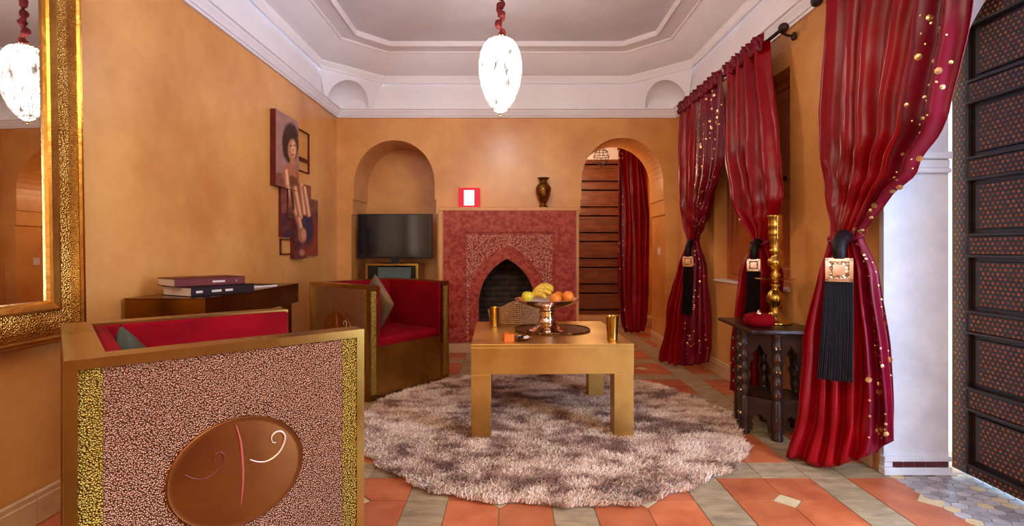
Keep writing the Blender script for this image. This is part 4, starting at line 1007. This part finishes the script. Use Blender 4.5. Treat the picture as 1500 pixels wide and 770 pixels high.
curtain('plain red satin curtain behind the candlestick, tied back with a black tassel', KL2, KR2, 2.39, 1.10, 4, 0.036, (0.0, 0.04), (0.0, 0.04), G, 8, hem=(0.10, 0.03), nseq=30)
KL3 = [(0, 1.38, 2.60), (0.26, 1.42, 2.565), (0.6, 1.45, 2.575), (0.93, 1.51, 2.545), (1.118, 1.59, 2.575), (1.28, 1.62, 2.65), (1.46, 1.62, 2.69), (1.77, 1.62, 2.72), (2.33, 1.62, 2.67), (2.40, 1.62, 2.66)]
KR3 = [(0, 1.67, 2.275), (0.35, 1.675, 2.27), (0.6, 1.66, 2.27), (0.94, 1.62, 2.29), (1.118, 1.60, 2.37), (1.24, 1.62, 2.27), (1.37, 1.62, 2.09), (1.56, 1.62, 1.945), (1.93, 1.62, 1.84), (2.40, 1.62, 1.70)]
curtain('large red satin curtain nearest the camera with gold-dotted edge beside the white pillar', KL3, KR3, 2.40, 1.118, 6, 0.034, (0.78, 1.0), (0.79, 0.99), G, 14, hem=(0.004, 0.20), nseq=260, srange=(0.004, 0.014))
KL4 = [(0, 1.42, 6.40), (0.15, 1.36, 6.40), (0.5, 1.33, 6.42), (1.4, 1.33, 6.42), (2.3, 1.33, 6.42)]
KR4 = [(0, 1.66, 6.46), (0.15, 1.70, 6.46), (0.5, 1.72, 6.46), (1.4, 1.73, 6.46), (2.3, 1.66, 6.46)]
curtain('red satin curtain with sequin edge hanging in the passage beyond the arch', KL4, KR4, 2.34, 0, 3, 0.035, (0.0, 0.22), (0.01, 0.22), G.replace('tied back along the right wall', 'in the passage'), 21, nseq=90, xmax=2.2, srange=(0.006, 0.012))

# curtain rods
def rod(label, y0, y1):
    t = thing('curtain_rod', label, 'curtain rod', (1.65, y1, 2.385), 0, 'dark iron curtain rods on the right wall')
    MB().tube([(1.65, y0, 2.385), (1.65, y1, 2.385)], 0.011, 12).build('pole', 'iron', t, smooth='auto', world=True)
    for y, s in ((y0, -1), (y1, 1)):
        MB().ball((1.65, y+s*0.03, 2.385), 0.030, 0.034, 0.030, 14, 10).build('finial', 'iron', t, smooth=True, world=True)
        yb = y-s*0.02
        MB().tube([(1.65, yb, 2.385), (1.70, yb, 2.36), (1.752, yb, 2.355)], 0.008, 8).ball((1.74, yb, 2.355), 0.013, 0.026, 0.026, 12, 8).build('bracket', 'iron', t, smooth=True, world=True)
rod('iron rod carrying the two curtains over the shuttered window', 3.16, 5.0)
rod('iron rod carrying the nearest curtain beside the big dark door', 1.15, 2.76)
t = thing('curtain_rod', 'iron rod for the curtain in the passage', 'curtain rod', (1.9, 6.44, 2.345))
MB().tube([(1.25, 6.44, 2.345), (2.25, 6.44, 2.345)], 0.011, 10).build('pole', 'iron', t, world=True)

# tiebacks with square plaque and long black tassel
def tieback(label, P, yaw, kx, ky, kz, s, tl_, pw, tw_):
    """P: plaque centre; yaw: direction it faces; kx,ky,kz: knot the band goes round"""
    t = thing('curtain_tieback', label, 'tieback', P, 0, 'tassel tiebacks with engraved square plaques')
    mt = Matrix.Rotation(yaw+PI/2, 4, 'Z')       # local -y faces the viewer side
    h = pw/2
    pq = MB().box(-h, h, -0.006, 0.004, -h, h).xf(mt).build('plaque', 'plaque', t, bev=0.003)
    m_ = MB()
    for q in ((-h, h, -h, -h+0.014*s), (-h, h, h-0.014*s, h), (-h, -h+0.014*s, -h, h), (h-0.014*s, h, -h, h)): m_.box(q[0], q[1], -0.010, -0.005, q[2], q[3])
    m_.box(-h*0.45, h*0.45, -0.009, -0.005, -h*0.45, h*0.45).xf(mt).build('raised_border', 'silver', pq)
    m_ = MB(); rnd = random.Random(1); n = 34
    for row in range(3):
        for i in range(n):
            x = -tw_/2*0.72+tw_*0.72*(i+0.5*(row % 2))/n; x2 = x*1.25+rnd.uniform(-0.002, 0.002)-0.10*tw_
            y = 0.004+row*0.006
            m_.tube([(x, y, -h*0.9), (x*1.1-0.03*tw_, y-0.004+rnd.uniform(-.001, .001), -h-tl_*0.4), (x2, y-0.002+rnd.uniform(-.002, .002), -h-tl_*rnd.uniform(0.97, 1.0))], tw_/n*0.55, 4)
    m_.xf(mt).build('tassel', 'black_fringe', t, kind='stuff')
    d = Vector((kx-P[0], ky-P[1], kz-P[2]))
    m_ = MB(); m_.tube([(0, 0, h*0.8), (d.x*0.3-0.01, d.y*0.3, d.z*0.75), (d.x*0.6, d.y*0.6-0.01, d.z)], 0.016*s, 10, [0.024*s, 0.03*s, 0.034*s]).build('band', 'black_fringe', t, smooth=True)
    # loop round the gathered cloth
    pts = []
    for i in range(25):
        a = 2*PI*i/24; pts.append((d.x+0.045*math.cos(a), d.y+0.115*s*math.sin(a), d.z+0.03*math.cos(a)))
    MB().tube(pts, 0.008, 8).build('loop', 'satin_dark', t, smooth=True)
tieback('tassel tieback with square plaque on the curtain nearest the camera', (1.475, 2.325, 0.958), math.radians(180+58), 1.60, 2.47, 1.115, 1.0, 0.45, 0.106, 0.150)
tieback('tassel tieback with plaque on the curtain behind the candlestick', (1.555, 3.31, 0.95), math.radians(180+60), 1.64, 3.40, 1.10, 0.9, 0.40, 0.078, 0.10)
tieback('tassel tieback with plaque on the farthest curtain by the back corner', (1.545, 4.50, 0.945), math.radians(180+62), 1.63, 4.63, 1.12, 0.9, 0.42, 0.088, 0.10)
hk = thing('wall_hook', 'small iron holdback hook on the right wall above the candlestick', 'hook', (XR, 3.30, 1.50))
MB().tube([(0, 0, 0), (-0.05, 0, 0), (-0.06, 0, 0.015)], 0.005, 8).build('arm', 'iron', hk); MB().ball((-0.062, 0, 0.012), 0.014, 0.014, 0.014, 10, 8).build('knob', 'iron', hk, smooth=True)
MB().lathe([(0.02, 0), (0.018, 0.006), (0.001, 0.008)], n=16).xf(Matrix.Rotation(-PI/2, 4, 'Y')).build('plate', 'iron', hk)
sw_ = thing('light_switch', 'small white light switch on the right jamb of the arch', 'switch', (1.635, 5.68, 1.03))
MB().box(-0.008, -0.0005, -0.04, 0.04, -0.04, 0.04).build('plate', 'switch', sw_, bev=0.002); MB().box(-0.012, -0.008, -0.018, 0.018, -0.022, 0.022).build('rocker', 'switch', sw_, bev=0.001)
